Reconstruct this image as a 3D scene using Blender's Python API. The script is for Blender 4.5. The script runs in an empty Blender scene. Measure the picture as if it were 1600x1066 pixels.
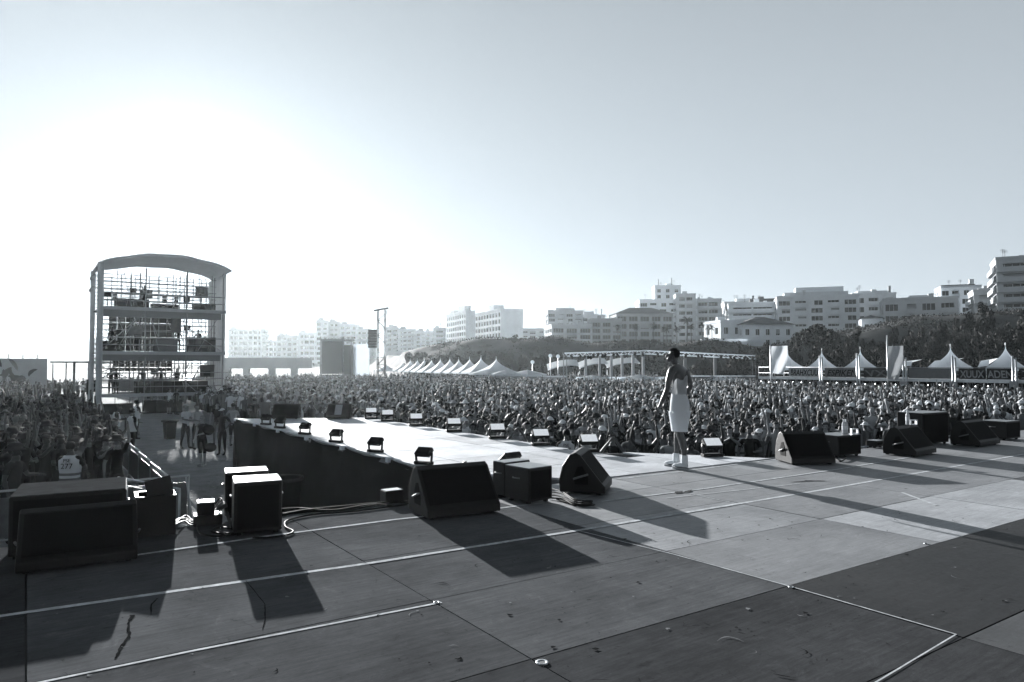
import bpy, bmesh, math, random
import numpy as np
from mathutils import Vector, Matrix, Euler
random.seed(7); RNG = np.random.RandomState(7)
PI = math.pi; R = math.radians
# ------------------------------------------------------------------ camera, world, sun, exposure
STAGE = 1.74                       # height of the stage deck above the sand
EYE = 1.56                         # camera above the deck
F = 1090.0; TH = math.atan(37/F); YAW = R(34.85)
scene = bpy.context.scene
C = scene.collection
cam = bpy.data.cameras.new('camera'); camo = bpy.data.objects.new('camera', cam); C.objects.link(camo)
cam.sensor_width = 36; cam.lens = 36*F/1600; cam.clip_start = .05; cam.clip_end = 6000
camo.location = (0, 0, STAGE+EYE); camo.rotation_euler = (R(90)+TH, 0, 0)
scene.camera = camo
SUN_AZ = R(-24.8); SUN_EL = R(11.9)
SD = Vector((math.sin(SUN_AZ)*math.cos(SUN_EL), math.cos(SUN_AZ)*math.cos(SUN_EL), math.sin(SUN_EL)))
w = bpy.data.worlds.new('World'); scene.world = w; w.use_nodes = True
nt = w.node_tree; nt.nodes.clear()
def N(t, **k):
    n = nt.nodes.new(t)
    for a, b in k.items(): setattr(n, a, b)
    return n
def L(a, b): nt.links.new(a, b)
out = N('ShaderNodeOutputWorld'); bg = N('ShaderNodeBackground'); bg.inputs[1].default_value = .05
sky = N('ShaderNodeTexSky', sky_type='NISHITA'); sky.sun_disc = False
sky.sun_elevation = SUN_EL; sky.sun_rotation = SUN_AZ; sky.dust_density = 3; sky.ozone_density = 1
bw = N('ShaderNodeRGBToBW'); L(sky.outputs[0], bw.inputs[0])
tc = N('ShaderNodeTexCoord')
dot = N('ShaderNodeVectorMath', operation='DOT_PRODUCT'); L(tc.outputs['Generated'], dot.inputs[0]); dot.inputs[1].default_value = SD
def M_(op, a, b=None, clamp=False):
    n = N('ShaderNodeMath', operation=op); n.use_clamp = clamp
    for i, v in enumerate((a, b)):
        if v is None: continue
        if isinstance(v, (int, float)): n.inputs[i].default_value = v
        else: L(v, n.inputs[i])
    return n.outputs[0]
dp = M_('MAXIMUM', dot.outputs['Value'], 0.0)
sep = N('ShaderNodeSeparateXYZ'); L(tc.outputs['Generated'], sep.inputs[0])
el = M_('MAXIMUM', sep.outputs[2], 0.0)
elev = M_('ADD', M_('MULTIPLY', M_('POWER', M_('SUBTRACT', 1.0, el, True), .82), 1.0), .02)
front = M_('POWER', M_('MULTIPLY', M_('ADD', dot.outputs['Value'], 1.0), .5), 1.0)
tot = M_('MULTIPLY', elev, M_('ADD', M_('MULTIPLY', front, 4.3), 3.9))
tot = M_('ADD', tot, M_('MULTIPLY', M_('POWER', dp, 14.0), .15))
tot = M_('ADD', tot, M_('MULTIPLY', M_('POWER', dp, 60.0), .5))
tot = M_('ADD', tot, M_('MULTIPLY', M_('POWER', dp, 300.0), 6.0))
tot = M_('MULTIPLY', M_('ADD', tot, M_('MULTIPLY', bw.outputs[0], .04)), .65)
tint = N('ShaderNodeVectorMath', operation='SCALE'); tint.inputs[0].default_value = (.885, 1.0, 1.10)
L(tot, tint.inputs['Scale']); L(tint.outputs[0], bg.inputs[0]); L(bg.outputs[0], out.inputs[0])
sl = bpy.data.lights.new('sun', 'SUN'); sl.energy = 5.0; sl.angle = R(.5); sl.color = (1, .995, .985)
so = bpy.data.objects.new('sun', sl); C.objects.link(so); so.rotation_euler = (-SD).to_track_quat('-Z', 'Y').to_euler()
vs = scene.view_settings; vs.view_transform = 'Standard'; vs.look = 'None'; vs.exposure = 1.6; vs.gamma = 1
cy = scene.cycles; cy.volume_bounces = 1; cy.max_bounces = 5; cy.diffuse_bounces = 2; cy.glossy_bounces = 2
cy.transmission_bounces = 2; cy.transparent_max_bounces = 6; cy.caustics_reflective = False; cy.caustics_refractive = False
cy.sample_clamp_indirect = 4
# ------------------------------------------------------------------ projection helpers (pixel of the photograph + depth -> point in the place)
def ray(u, v):
    x = (u-800)/F; z = -(v-533)/F
    return Vector((x, math.cos(TH)-z*math.sin(TH), math.sin(TH)+z*math.cos(TH)))
def W(u, v, D):
    r = ray(u, v); return Vector((0, 0, STAGE+EYE)) + r*(D/r.y)
def G(u, v, z):
    r = ray(u, v); t = (z-STAGE-EYE)/r.z; return Vector((0, 0, STAGE+EYE)) + r*t
def SP(u, v): return G(u, v, STAGE)
def ab(a, b, z=0.0): return Vector((-math.sin(YAW)*a+math.cos(YAW)*b, math.cos(YAW)*a+math.sin(YAW)*b, z))
def toab(p): return (-p.x*math.sin(YAW)+p.y*math.cos(YAW), p.x*math.cos(YAW)+p.y*math.sin(YAW))
# ------------------------------------------------------------------ materials
MATS = {}
def mat(name, v, rough=.7, var=.0, scale=8.0, bump=0.0, spec=.3, metal=0.0, emit=0.0, cool=1.0, stretch=None, bscale=None, trans=0.0, translu=0.0):
    if name in MATS: return MATS[name]
    m = bpy.data.materials.new(name); m.use_nodes = True; t = m.node_tree; b = t.nodes['Principled BSDF']
    col = (v*(1-.05*cool), v, v*(1+.05*cool), 1)
    b.inputs['Base Color'].default_value = col
    b.inputs['Roughness'].default_value = rough; b.inputs['Metallic'].default_value = metal
    b.inputs['Specular IOR Level'].default_value = spec
    if emit: b.inputs['Emission Color'].default_value = (.95, 1, 1.05, 1); b.inputs['Emission Strength'].default_value = emit
    if trans: b.inputs['Transmission Weight'].default_value = trans
    if translu:
        o_ = t.nodes['Material Output']; tl = t.nodes.new('ShaderNodeBsdfTranslucent'); tl.inputs[0].default_value = col; mx = t.nodes.new('ShaderNodeMixShader'); mx.inputs[0].default_value = translu
        t.links.new(b.outputs[0], mx.inputs[1]); t.links.new(tl.outputs[0], mx.inputs[2]); t.links.new(mx.outputs[0], o_.inputs[0])
    if var or bump:
        tcn = t.nodes.new('ShaderNodeTexCoord'); mp = t.nodes.new('ShaderNodeMapping'); t.links.new(tcn.outputs['Object'], mp.inputs[0])
        if stretch: mp.inputs['Scale'].default_value = stretch
    if var:
        n1 = t.nodes.new('ShaderNodeTexNoise'); n1.inputs['Scale'].default_value = scale; n1.inputs['Detail'].default_value = 6; n1.inputs['Roughness'].default_value = .65
        t.links.new(mp.outputs[0], n1.inputs['Vector'])
        rp = t.nodes.new('ShaderNodeMapRange'); rp.inputs['From Min'].default_value = .3; rp.inputs['From Max'].default_value = .7
        rp.inputs['To Min'].default_value = 1-var; rp.inputs['To Max'].default_value = 1+var
        t.links.new(n1.outputs['Fac'], rp.inputs['Value'])
        sc = t.nodes.new('ShaderNodeVectorMath'); sc.operation = 'SCALE'; sc.inputs[0].default_value = col[:3]
        t.links.new(rp.outputs[0], sc.inputs['Scale']); t.links.new(sc.outputs[0], b.inputs['Base Color'])
    if bump:
        n2 = t.nodes.new('ShaderNodeTexNoise'); n2.inputs['Scale'].default_value = bscale or scale*3; n2.inputs['Detail'].default_value = 5
        t.links.new(mp.outputs[0], n2.inputs['Vector'])
        bp = t.nodes.new('ShaderNodeBump'); bp.inputs['Strength'].default_value = min(1, bump); bp.inputs['Distance'].default_value = .03 if bump <= 1 else .03*bump
        t.links.new(n2.outputs['Fac'], bp.inputs['Height']); t.links.new(bp.outputs[0], b.inputs['Normal'])
    MATS[name] = m; return m
def deckmat(name, v, rough, seed, spec=.5):
    """worn phenolic plywood: streaks, scuffs, blotches"""
    m = bpy.data.materials.new(name); m.use_nodes = True; t = m.node_tree; b = t.nodes['Principled BSDF']
    def n(tp): return t.nodes.new(tp)
    lk = t.links.new
    tcn = n('ShaderNodeTexCoord'); mp = n('ShaderNodeMapping'); lk(tcn.outputs['Object'], mp.inputs[0])
    mp.inputs['Location'].default_value = (seed*13.7, seed*5.1, seed); mp.inputs['Rotation'].default_value = (0, 0, -YAW)
    mp2 = n('ShaderNodeMapping'); lk(mp.outputs[0], mp2.inputs[0]); mp2.inputs['Scale'].default_value = (.6, 7, 1)
    na = n('ShaderNodeTexNoise'); na.inputs['Scale'].default_value = 1.1; na.inputs['Detail'].default_value = 8; na.inputs['Roughness'].default_value = .7; lk(mp.outputs[0], na.inputs['Vector'])
    nb = n('ShaderNodeTexNoise'); nb.inputs['Scale'].default_value = 5; nb.inputs['Detail'].default_value = 8; nb.inputs['Roughness'].default_value = .75; lk(mp2.outputs[0], nb.inputs['Vector'])
    nc = n('ShaderNodeTexNoise'); nc.inputs['Scale'].default_value = 14; nc.inputs['Detail'].default_value = 6; nc.inputs['Roughness'].default_value = .6; nc.inputs['Distortion'].default_value = 1.5; lk(mp.outputs[0], nc.inputs['Vector'])
    nd = n('ShaderNodeTexNoise'); nd.inputs['Scale'].default_value = 90; nd.inputs['Detail'].default_value = 3; lk(mp2.outputs[0], nd.inputs['Vector'])
    ne = n('ShaderNodeTexNoise'); ne.inputs['Scale'].default_value = 3.2; ne.inputs['Detail'].default_value = 9; ne.inputs['Roughness'].default_value = .8; ne.inputs['Distortion'].default_value = 2.2; lk(mp.outputs[0], ne.inputs['Vector'])
    def mr(src, a, b_, c, d):
        r = n('ShaderNodeMapRange'); r.inputs[1].default_value = a; r.inputs[2].default_value = b_; r.inputs[3].default_value = c; r.inputs[4].default_value = d; lk(src, r.inputs[0]); return r.outputs[0]
    def mul(a, c):
        q = n('ShaderNodeMath'); q.operation = 'MULTIPLY'; lk(a, q.inputs[0]); lk(c, q.inputs[1]); return q.outputs[0]
    k = mul(mul(mr(na.outputs['Fac'], .3, .7, .72, 1.3), mr(nb.outputs['Fac'], .3, .7, .78, 1.24)), mr(nd.outputs['Fac'], .3, .7, .88, 1.14))
    k = mul(k, mr(ne.outputs['Fac'], .28, .42, .55, 1.0)); k = mul(k, mr(ne.outputs['Fac'], .56, .66, 1.0, 1.25))
    k = mul(k, mr(nc.outputs['Fac'], .26, .36, .45, 1.0))           # dark scuffs
    k2 = mr(nc.outputs['Fac'], .68, .78, 1.0, 1.5)                  # pale scratches
    k = mul(k, k2)
    sc = n('ShaderNodeVectorMath'); sc.operation = 'SCALE'; sc.inputs[0].default_value = (v*.95, v*.995, v*1.06); lk(k, sc.inputs['Scale']); lk(sc.outputs[0], b.inputs['Base Color'])
    rr = mul(mr(na.outputs['Fac'], .3, .7, rough*.85, rough*1.15), mr(nc.outputs['Fac'], .3, .7, 1.1, .9)); lk(rr, b.inputs['Roughness'])
    b.inputs['Specular IOR Level'].default_value = spec
    bp = n('ShaderNodeBump'); bp.inputs['Strength'].default_value = .25; bp.inputs['Distance'].default_value = .004; lk(nb.outputs['Fac'], bp.inputs['Height']); lk(bp.outputs[0], b.inputs['Normal'])
    MATS[name] = m; return m
M = dict(
 black=mat('black_paint', .006, .5, .25, 6, .1, .22), grille=mat('black_grille', .003, .8, .15, 60, .2, .08),
 blackgloss=mat('black_plastic', .012, .35, 0, 1, 0, .5), steel=mat('galvanised_steel', .32, .45, .2, 5, 0, .5, .6),
 alu=mat('aluminium', .5, .4, .15, 4, 0, .5, .7), dsteel=mat('dull_steel', .14, .5, .2, 5, 0, .4, .4),
 tape=mat('white_tape', .5, .9, .35, 14, 0, .0), seam=mat('seam_shadow', .01, .9),
 skirt=mat('black_skirt_cloth', .007, .9, .2, 3, 0, .03), scaf=mat('scaffold_tube', .28, .5, .15, 5, 0, .4, .3), wood=mat('bare_timber', .22, .7, .25, 4, .2),
 sand=mat('sand_trodden', .22, .95, .28, 1.6, 3.0, .1, bscale=7), fabric=mat('grey_fabric', .36, .85, .12, 2, .2, .1, translu=.3),
 white=mat('white_canvas', .85, .7, .06, 2, .1, .2, translu=.45), cream=mat('white_render', .8, .85, .1, .25, 0, .1), cream2=mat('pale_render', .62, .85, .12, .25, 0, .1),
 tan=mat('buff_render', .42, .85, .12, .3, 0, .1), grey=mat('grey_render', .25, .85, .12, .3, 0, .1), dark=mat('dark_cladding', .06, .8, .1, .3),
 glass=mat('dark_window_glass', .015, .35, .3, .2, 0, .2), shutter=mat('window_frame', .4, .6), tile=mat('roof_tile', .12, .85, .25, 1.0, .3, .1),
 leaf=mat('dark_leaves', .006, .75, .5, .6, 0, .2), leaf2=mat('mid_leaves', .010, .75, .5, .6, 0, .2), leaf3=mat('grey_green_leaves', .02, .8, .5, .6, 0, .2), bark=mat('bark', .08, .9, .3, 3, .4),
 screen=mat('dark_led_panel', .03, .45, .2, .6), banner=mat('printed_banner', .14, .75, .9, 1.3, 0, .2), concrete=mat('concrete', .26, .85, .15, .6, .1, .2),
 rubber=mat('rubber_cable', .008, .6, 0, 1, 0, .08), bulb=mat('lit_bulb', .8, .4, emit=6), lens=mat('lamp_glass', .62, .18, .1, 30, 0, .8, emit=.17),
 skin_l=mat('skin_light', .30, .6, .08, 6, 0, .15), skin_m=mat('skin_tan', .17, .6, .08, 6, 0, .15), skin_d=mat('skin_dark', .05, .5, .1, 6, 0, .25),
 cl_w=mat('cloth_white', .62, .9, .06, 5, 0, .05), cl_g=mat('cloth_pale_grey', .34, .9, .1, 5, 0, .05), cl_m=mat('cloth_mid_grey', .13, .9, .1, 5, 0, .05), cl_d=mat('cloth_charcoal', .035, .9, .2, 5, 0, .05), cl_b=mat('cloth_black', .014, .9, .2, 5, 0, .05),
 hair_d=mat('hair_dark', .012, .7, .3, 40, .3, .12), hair_b=mat('hair_brown', .045, .7, .3, 40, .3, .12), hair_f=mat('hair_fair', .2, .7, .3, 40, .3, .12),
 paper=mat('label_paper', .7, .6), clear=mat('water_bottle', .55, .1, 0, 1, 0, .7),
 rock=mat('scrubby_earth', .045, .95, .55, .12, 2, .1, bscale=.6),
)
# ------------------------------------------------------------------ mesh builder
class MB:
    def __init__(s): s.v = []; s.f = []; s.m = []; s.sm = []
    def add(s, vs_, fs_, mi=0, smooth=False):
        o = len(s.v); s.v += [tuple(p) for p in vs_]; s.f += [tuple(i+o for i in f) for f in fs_]; s.m += [mi]*len(fs_); s.sm += [smooth]*len(fs_); return s
    def box(s, x0, x1, y0, y1, z0, z1, mi=0, mt=None):
        p = [Vector((x, y, z)) for z in (z0, z1) for y in (y0, y1) for x in (x0, x1)]
        if mt is not None: p = [mt @ q for q in p]
        return s.add(p, [(0, 2, 3, 1), (4, 5, 7, 6), (0, 1, 5, 4), (2, 6, 7, 3), (0, 4, 6, 2), (1, 3, 7, 5)], mi)
    def tube(s, pts, r, n=6, mi=0, smooth=True, cap=True):
        pts = [Vector(p) for p in pts]; k = len(pts); rs = r if isinstance(r, (list, tuple)) else [r]*k
        vs_ = []; up = None
        for i, p in enumerate(pts):
            d = (pts[min(i+1, k-1)]-pts[max(i-1, 0)])
            d = d.normalized() if d.length > 1e-9 else Vector((0, 0, 1))
            a = d.orthogonal() if up is None else (up-d*up.dot(d))
            a = a.normalized() if a.length > 1e-6 else d.orthogonal().normalized()
            up = a; b = d.cross(a)
            for j in range(n):
                t = 2*PI*j/n; vs_.append(p+(a*math.cos(t)+b*math.sin(t))*rs[i])
        fs_ = [(i*n+j, i*n+(j+1) % n, (i+1)*n+(j+1) % n, (i+1)*n+j) for i in range(k-1) for j in range(n)]
        s.add(vs_, fs_, mi, smooth)
        if cap:
            o = len(s.v)-len(vs_); s.f += [tuple(o+j for j in range(n))[::-1], tuple(o+(k-1)*n+j for j in range(n))]; s.m += [mi]*2; s.sm += [False]*2
        return s
    def lathe(s, prof, c=(0, 0, 0), n=16, mi=0, smooth=True, sx=1, sy=1):
        vs_ = []; k = len(prof)
        for (r, z) in prof:
            for j in range(n):
                t = 2*PI*j/n; vs_.append((c[0]+r*sx*math.cos(t), c[1]+r*sy*math.sin(t), c[2]+z))
        fs_ = [(i*n+j, i*n+(j+1) % n, (i+1)*n+(j+1) % n, (i+1)*n+j) for i in range(k-1) for j in range(n)]
        return s.add(vs_, fs_, mi, smooth)
    def ell(s, c, rx, ry, rz, n=8, k=6, mi=0, keep=None):
        vs_ = []; 
        for i in range(k+1):
            ph = PI*i/k
            for j in range(n):
                t = 2*PI*j/n; vs_.append((c[0]+rx*math.sin(ph)*math.cos(t), c[1]+ry*math.sin(ph)*math.sin(t), c[2]+rz*math.cos(ph)))
        fs_ = []
        for i in range(k):
            for j in range(n):
                f = (i*n+j, (i+1)*n+j, (i+1)*n+(j+1) % n, i*n+(j+1) % n)
                if keep:
                    m_ = sum((Vector(vs_[q]) for q in f), Vector())/4 - Vector(c)
                    if not keep(m_): continue
                fs_.append(f)
        return s.add(vs_, fs_, mi, True)
    def prism(s, poly, axis0, axis1, depth_vec, mi=0, cap_mi=None, smooth=False):
        """poly in 2D mapped by axis0/axis1 vectors, extruded by depth_vec"""
        a0, a1, d = Vector(axis0), Vector(axis1), Vector(depth_vec); n = len(poly)
        vs_ = [a0*p[0]+a1*p[1] for p in poly]+[a0*p[0]+a1*p[1]+d for p in poly]
        s.add(vs_, [(i, (i+1) % n, n+(i+1) % n, n+i) for i in range(n)], mi, smooth)
        o = len(s.v)-2*n; cm = mi if cap_mi is None else cap_mi
        s.f += [tuple(o+i for i in range(n))[::-1], tuple(o+n+i for i in range(n))]; s.m += [cm, cm]; s.sm += [False, False]; return s
    def mesh(s, name, mats):
        me = bpy.data.meshes.new(name); me.from_pydata(s.v, [], s.f)
        for m_ in (mats if isinstance(mats, (list, tuple)) else [mats]): me.materials.append(m_)
        me.polygons.foreach_set('material_index', s.m); me.polygons.foreach_set('use_smooth', s.sm)
        me.update(); return me
    def build(s, name, mats, parent=None, loc=None, fix=True):
        me = s.mesh(name, mats)
        if fix and len(s.f) < 60000:
            bm = bmesh.new(); bm.from_mesh(me); bmesh.ops.recalc_face_normals(bm, faces=bm.faces); bm.to_mesh(me); bm.free()
        return link(name, me, parent, loc)
def link(name, me, parent=None, loc=None, rz=None):
    o = bpy.data.objects.new(name, me); C.objects.link(o)
    if parent: o.parent = parent
    if loc is not None: o.location = loc
    if rz is not None: o.rotation_euler = (0, 0, rz)
    return o
def tag(o, label=None, cat=None, group=None, kind=None):
    if label: o['label'] = label
    if cat: o['category'] = cat
    if group: o['group'] = group
    if kind: o['kind'] = kind
    return o
def thing(name, loc, rz, label, cat, group=None):
    o = bpy.data.objects.new(name, None); C.objects.link(o); o.location = loc; o.rotation_euler = (0, 0, rz); o.empty_display_size = .2
    return tag(o, label, cat, group)
def kids(o): return [c for c in o.children]
def copy_tree(o, parent=None):
    c = o.copy(); C.objects.link(c)
    if parent: c.parent = parent
    for k in kids(o): copy_tree(k, c)
    return c
def bevel(o, w_=.01, seg=2):
    me = o.data; bm = bmesh.new(); bm.from_mesh(me); bmesh.ops.remove_doubles(bm, verts=bm.verts, dist=1e-5)
    es = [e for e in bm.edges if len(e.link_faces) == 2 and e.calc_face_angle(0) > R(35)]
    bmesh.ops.bevel(bm, geom=es, offset=w_, segments=seg, affect='EDGES', profile=.6); bm.to_mesh(me); bm.free(); return o
ORD = ['first', 'second', 'third', 'fourth', 'fifth', 'sixth', 'seventh', 'eighth', 'ninth', 'tenth', 'eleventh', 'twelfth', 'thirteenth', 'fourteenth', 'fifteenth', 'sixteenth', 'seventeenth', 'eighteenth', 'nineteenth']
TENS = {2: 'twenty', 3: 'thirty', 4: 'forty', 5: 'fifty', 6: 'sixty'}
def ordn(i):
    i += 1
    if i < 20: return ORD[i-1]
    t, u_ = divmod(i, 10)
    return (TENS[t][:-1]+'ieth') if u_ == 0 else TENS[t]+'-'+ORD[u_-1]
# ================================================================== GROUND AND HILL
def sstep(x, a, b):
    t = np.clip((x-a)/(b-a), 0, 1); return t*t*(3-2*t)
def ground_z(X, Y):
    X = np.asarray(X, float); Y = np.asarray(Y, float)
    Yp = np.maximum(Y, 1.0); u = 800+F*X/Yp
    h1 = np.interp(u, [-3000, 300, 540, 600, 700, 860, 1000, 1180, 1260, 1500, 1700, 4000], [3, 3, 3, 5.5, 8.2, 8.6, 7.5, 7.6, 9.5, 13.5, 15, 15])
    st_ = np.interp(u, [-3000, 540, 640, 1000, 1250, 1600, 4000], [260, 220, 122, 112, 112, 104, 104])
    en_ = np.interp(u, [-3000, 540, 640, 1000, 1250, 1600, 4000], [420, 380, 168, 150, 146, 140, 140])
    z = h1*sstep(Y, st_, en_)
    bump = 1.1*np.sin(X*.11+Y*.05)*np.sin(Y*.13-X*.03)+.6*np.sin(X*.31+1)*np.sin(Y*.27)
    z = z+bump*sstep(Y, st_, en_)*(1-sstep(Y, en_, en_+40))*.9
    far = np.interp(u, [-3000, -400, -50, 60, 110, 150, 320, 520], [20, 20, 21, 20, 14, 9, 0, 0])
    z = z+far*sstep(Y, 620, 820)
    return np.where(Y > 20, z, 0)
def gz(x, y): return float(ground_z(x, y))
rad = np.concatenate([np.array([.5, 3, 8]), np.linspace(14, 90, 26), np.linspace(94, 200, 54), np.linspace(215, 450, 26), np.geomspace(480, 1150, 22)])
ang = np.concatenate([np.linspace(-PI, -1.0, 14, endpoint=False), np.linspace(-1.0, 1.0, 200), np.linspace(1.0, PI, 14)[1:]])
vsx = []; 
for r_ in rad:
    for a_ in ang: vsx.append((r_*math.sin(a_), r_*math.cos(a_)))
vsx = np.array(vsx); zz = ground_z(vsx[:, 0], vsx[:, 1])
na_, nr_ = len(ang), len(rad)
mb = MB(); mb.v = [(a, b, c) for (a, b), c in zip(vsx.tolist(), zz.tolist())]
mb.f = [(i*na_+j, i*na_+j+1, (i+1)*na_+j+1, (i+1)*na_+j) for i in range(nr_-1) for j in range(na_-1)]
cen = [(vsx[f[0]][0]+vsx[f[2]][0], vsx[f[0]][1]+vsx[f[2]][1], (zz[f[0]]+zz[f[2]])/2) for f in mb.f]
mb.m = [1 if c[2] > .35 else 0 for c in cen]; mb.sm = [True]*len(mb.f)
mb.add([(vsx[j][0], vsx[j][1], 0) for j in range(na_)], [tuple(range(na_-1))], 0)
g = mb.build('ground', [M['sand'], M['rock']], fix=False); tag(g, 'trodden beach sand rising into scrubby earth slopes', 'ground', kind='structure')
# ================================================================== STAGE
ST = STAGE
dm = [deckmat('deck_ply_a', .095, .6, 1, .25), deckmat('deck_ply_b', .07, .62, 2, .22), deckmat('deck_ply_c', .18, .58, 3, .3), deckmat('deck_ply_d', .03, .6, 4, .1), deckmat('deck_ply_e', .32, .6, 7, .3), deckmat('deck_ply_f', .22, .55, 8, .3), deckmat('deck_ply_matt', .078, .8, 12, 0), deckmat('deck_ply_matt_dark', .054, .8, 13, 0), deckmat('deck_ply_matt_pale', .098, .8, 14, 0)]
PA, PB = 1.13, 2.2
def seam_a(k, b): return 5.33+PA*k-.022*b      # k = 0 is the seam under the main tape line
def clip_poly(poly, fn):
    outp = []
    for i in range(len(poly)):
        p, q = poly[i], poly[(i+1) % len(poly)]; fp, fq = fn(p), fn(q)
        if fp >= 0: outp.append(p)
        if fp*fq < 0:
            t = fp/(fp-fq); outp.append((p[0]+(q[0]-p[0])*t, p[1]+(q[1]-p[1])*t))
    return outp
front = lambda p: 7.42-.035*p[1]-p[0]
mb = MB(); g_ = .005
MI = {}
for j in range(-3, 16):
    for k in range(-13, 4):
        b0, b1 = j*PB+.03, (j+1)*PB+.03
        poly = [(seam_a(k, b0)+g_-PA, b0+g_), (seam_a(k, b0)-g_, b0+g_), (seam_a(k, b1)-g_, b1-g_), (seam_a(k, b1)+g_-PA, b1-g_)]
        poly = clip_poly(poly, front)
        if len(poly) < 3: continue
        mi = random.choice([2, 2, 5]) if k >= 0 else random.choice([0, 0, 2]) if k == -1 else random.choice([0, 1, 1])  # paler front rows: floor sheen fading toward the camera put into panel colour
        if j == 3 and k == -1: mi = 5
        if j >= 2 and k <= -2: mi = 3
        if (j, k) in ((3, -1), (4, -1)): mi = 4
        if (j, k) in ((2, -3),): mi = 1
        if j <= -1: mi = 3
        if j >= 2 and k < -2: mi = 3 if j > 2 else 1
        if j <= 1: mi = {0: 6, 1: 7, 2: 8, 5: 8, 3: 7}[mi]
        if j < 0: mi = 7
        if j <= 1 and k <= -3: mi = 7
        dz = random.uniform(-.0015, .0015)
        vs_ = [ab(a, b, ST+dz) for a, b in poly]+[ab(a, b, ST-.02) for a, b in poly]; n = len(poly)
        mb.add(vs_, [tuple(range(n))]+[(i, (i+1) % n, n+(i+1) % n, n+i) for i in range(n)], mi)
o = mb.build('stage_deck', dm); tag(o, 'worn plywood stage deck of large panels with taped seams', 'stage', kind='structure')
mb = MB()
sub = clip_poly([(-8, -8), (7.42, -8), (7.42, 36), (-8, 36)], lambda p: 7.41-.035*p[1]-p[0])
n = len(sub); mb.add([ab(a, b, ST-.03) for a, b in sub]+[ab(a, b, ST-.16) for a, b in sub], [tuple(range(n)), tuple(range(n, 2*n))[::-1]]+[(i, (i+1) % n, n+(i+1) % n, n+i) for i in range(n)])
mb.build('stage_substructure', M['black']); bpy.data.objects['stage_substructure']['kind'] = 'structure'
mb = MB()
for i in range(60):
    b = -8+i*.7; a = 7.38-.035*b+.04*math.sin(i*2.1)
    b2 = -8+(i+1)*.7; a2 = 7.38-.035*b2+.04*math.sin((i+1)*2.1)
    mb.add([ab(a, b, 0), ab(a2, b2, 0), ab(a2, b2, ST-.165), ab(a, b, ST-.165)], [(0, 1, 2, 3)], 0, True)
o = mb.build('stage_skirt', M['skirt']); o['kind'] = 'structure'
# unseen roof and walls added to block sky light and bounce sunlight
for nm, (a0, a1, b0, b1, z0, z1) in dict(sky_block_roof=(-9, 2.5, -9, 16, 9.0, 9.4), bounce_back_wall=(-9.3, -9.01, -9, 16, .5, 9.4), bounce_side_wall=(-9, 2.5, -9.3, -9.01, .5, 9.4)).items():
    mb = MB(); mb.add([ab(a, b, z) for z in (z0, z1) for a, b in ((a0, b0), (a1, b0), (a1, b1), (a0, b1))], [(0, 3, 2, 1), (4, 5, 6, 7), (0, 1, 5, 4), (1, 2, 6, 5), (2, 3, 7, 6), (3, 0, 4, 7)])
    mb.build(nm, M['skirt'] if nm == 'sky_block_roof' else mat('bounce_wall_grey', .26, .9, .1, 1))['kind'] = 'structure'
# tape lines ---------------------------------------------------------------
def tape(pts, wd, name, label, z=.0035, seed=1):
    rr = random.Random(seed); mb = MB(); P_ = []
    for (p, q) in zip(pts[:-1], pts[1:]):
        n_ = max(2, int((q-p).length/.22))
        for i in range(n_): P_.append(p.lerp(q, i/n_))
    P_.append(pts[-1]); L_ = []; 
    for i, p in enumerate(P_):
        d = (P_[min(i+1, len(P_)-1)]-P_[max(i-1, 0)]).normalized(); nn = Vector((-d.y, d.x, 0))
        w1 = wd*(.5+rr.uniform(-.04, .07)); w2 = wd*(.5+rr.uniform(-.04, .07))
        L_.append((p+nn*w1, p-nn*w2))
    vs_ = [Vector((q.x, q.y, ST+z)) for pr in L_ for q in pr]
    mb.add(vs_, [(2*i, 2*i+1, 2*i+3, 2*i+2) for i in range(len(L_)-1)])
    o = mb.build(name, M['tape']); tag(o, label, 'tape', 'white tape lines on the stage deck'); return o
T_ = []
tape([SP(-60, 972), SP(575, 881), SP(905, 829), SP(1290, 765), SP(1640, 703)], .05, 'tape_line', 'longest white tape line crossing the whole stage deck from lower left', seed=2)
tape([SP(205, 869), SP(420, 838), SP(620, 812), SP(760, 797), SP(850, 786)], .045, 'tape_line', 'white tape line running just in front of the left cube and centre wedge monitors', seed=3)
tape([SP(940, 784), SP(1100, 764), SP(1300, 735), SP(1440, 712)], .042, 'tape_line', 'white tape line in front of the white-ended wedge monitor', seed=4)
tape([SP(965, 749), SP(1075, 736), SP(1180, 722), SP(1215, 718)], .04, 'tape_line', 'short white tape line behind the shoes of the shirtless man', seed=5)
tape([SP(40, 1072), SP(300, 1018), SP(690, 942)], .024, 'tape_line', 'white tape line nearest the lower left corner', seed=6)
tape([SP(905, 830), SP(1050, 866), SP(1235, 917), SP(1494, 992)], .013, 'tape_line', 'thin white tape line slanting away from the long line to the lower right', seed=7)
tape([SP(1494, 992), SP(1360, 1072)], .009, 'tape_line', 'faint white tape line at the bottom right corner', seed=8)
tape([SP(1410, 770), SP(1463, 790)], .04, 'tape_mark', 'short slanted white tape mark on the pale deck panel', seed=9)
tape([SP(1060, 768), SP(1140, 785)], .02, 'tape_line', 'thin short white tape strip near the dark tape mark', seed=11)
tape([SP(1040, 779), SP(1250, 756)], .02, 'tape_line', 'frayed thin white tape strip ending at the dark gaffer smudge', seed=12)
mb = MB(); q = [SP(1053, 772), SP(1066, 771), SP(1067, 768), SP(1055, 769)]
mb.add([Vector((p.x, p.y, ST+.006)) for p in q], [(0, 1, 2, 3)]); q = [SP(1069, 771), SP(1080, 769), SP(1081, 766), SP(1070, 768)]
mb.add([Vector((p.x, p.y, ST+.006)) for p in q], [(0, 1, 2, 3)])
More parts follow.
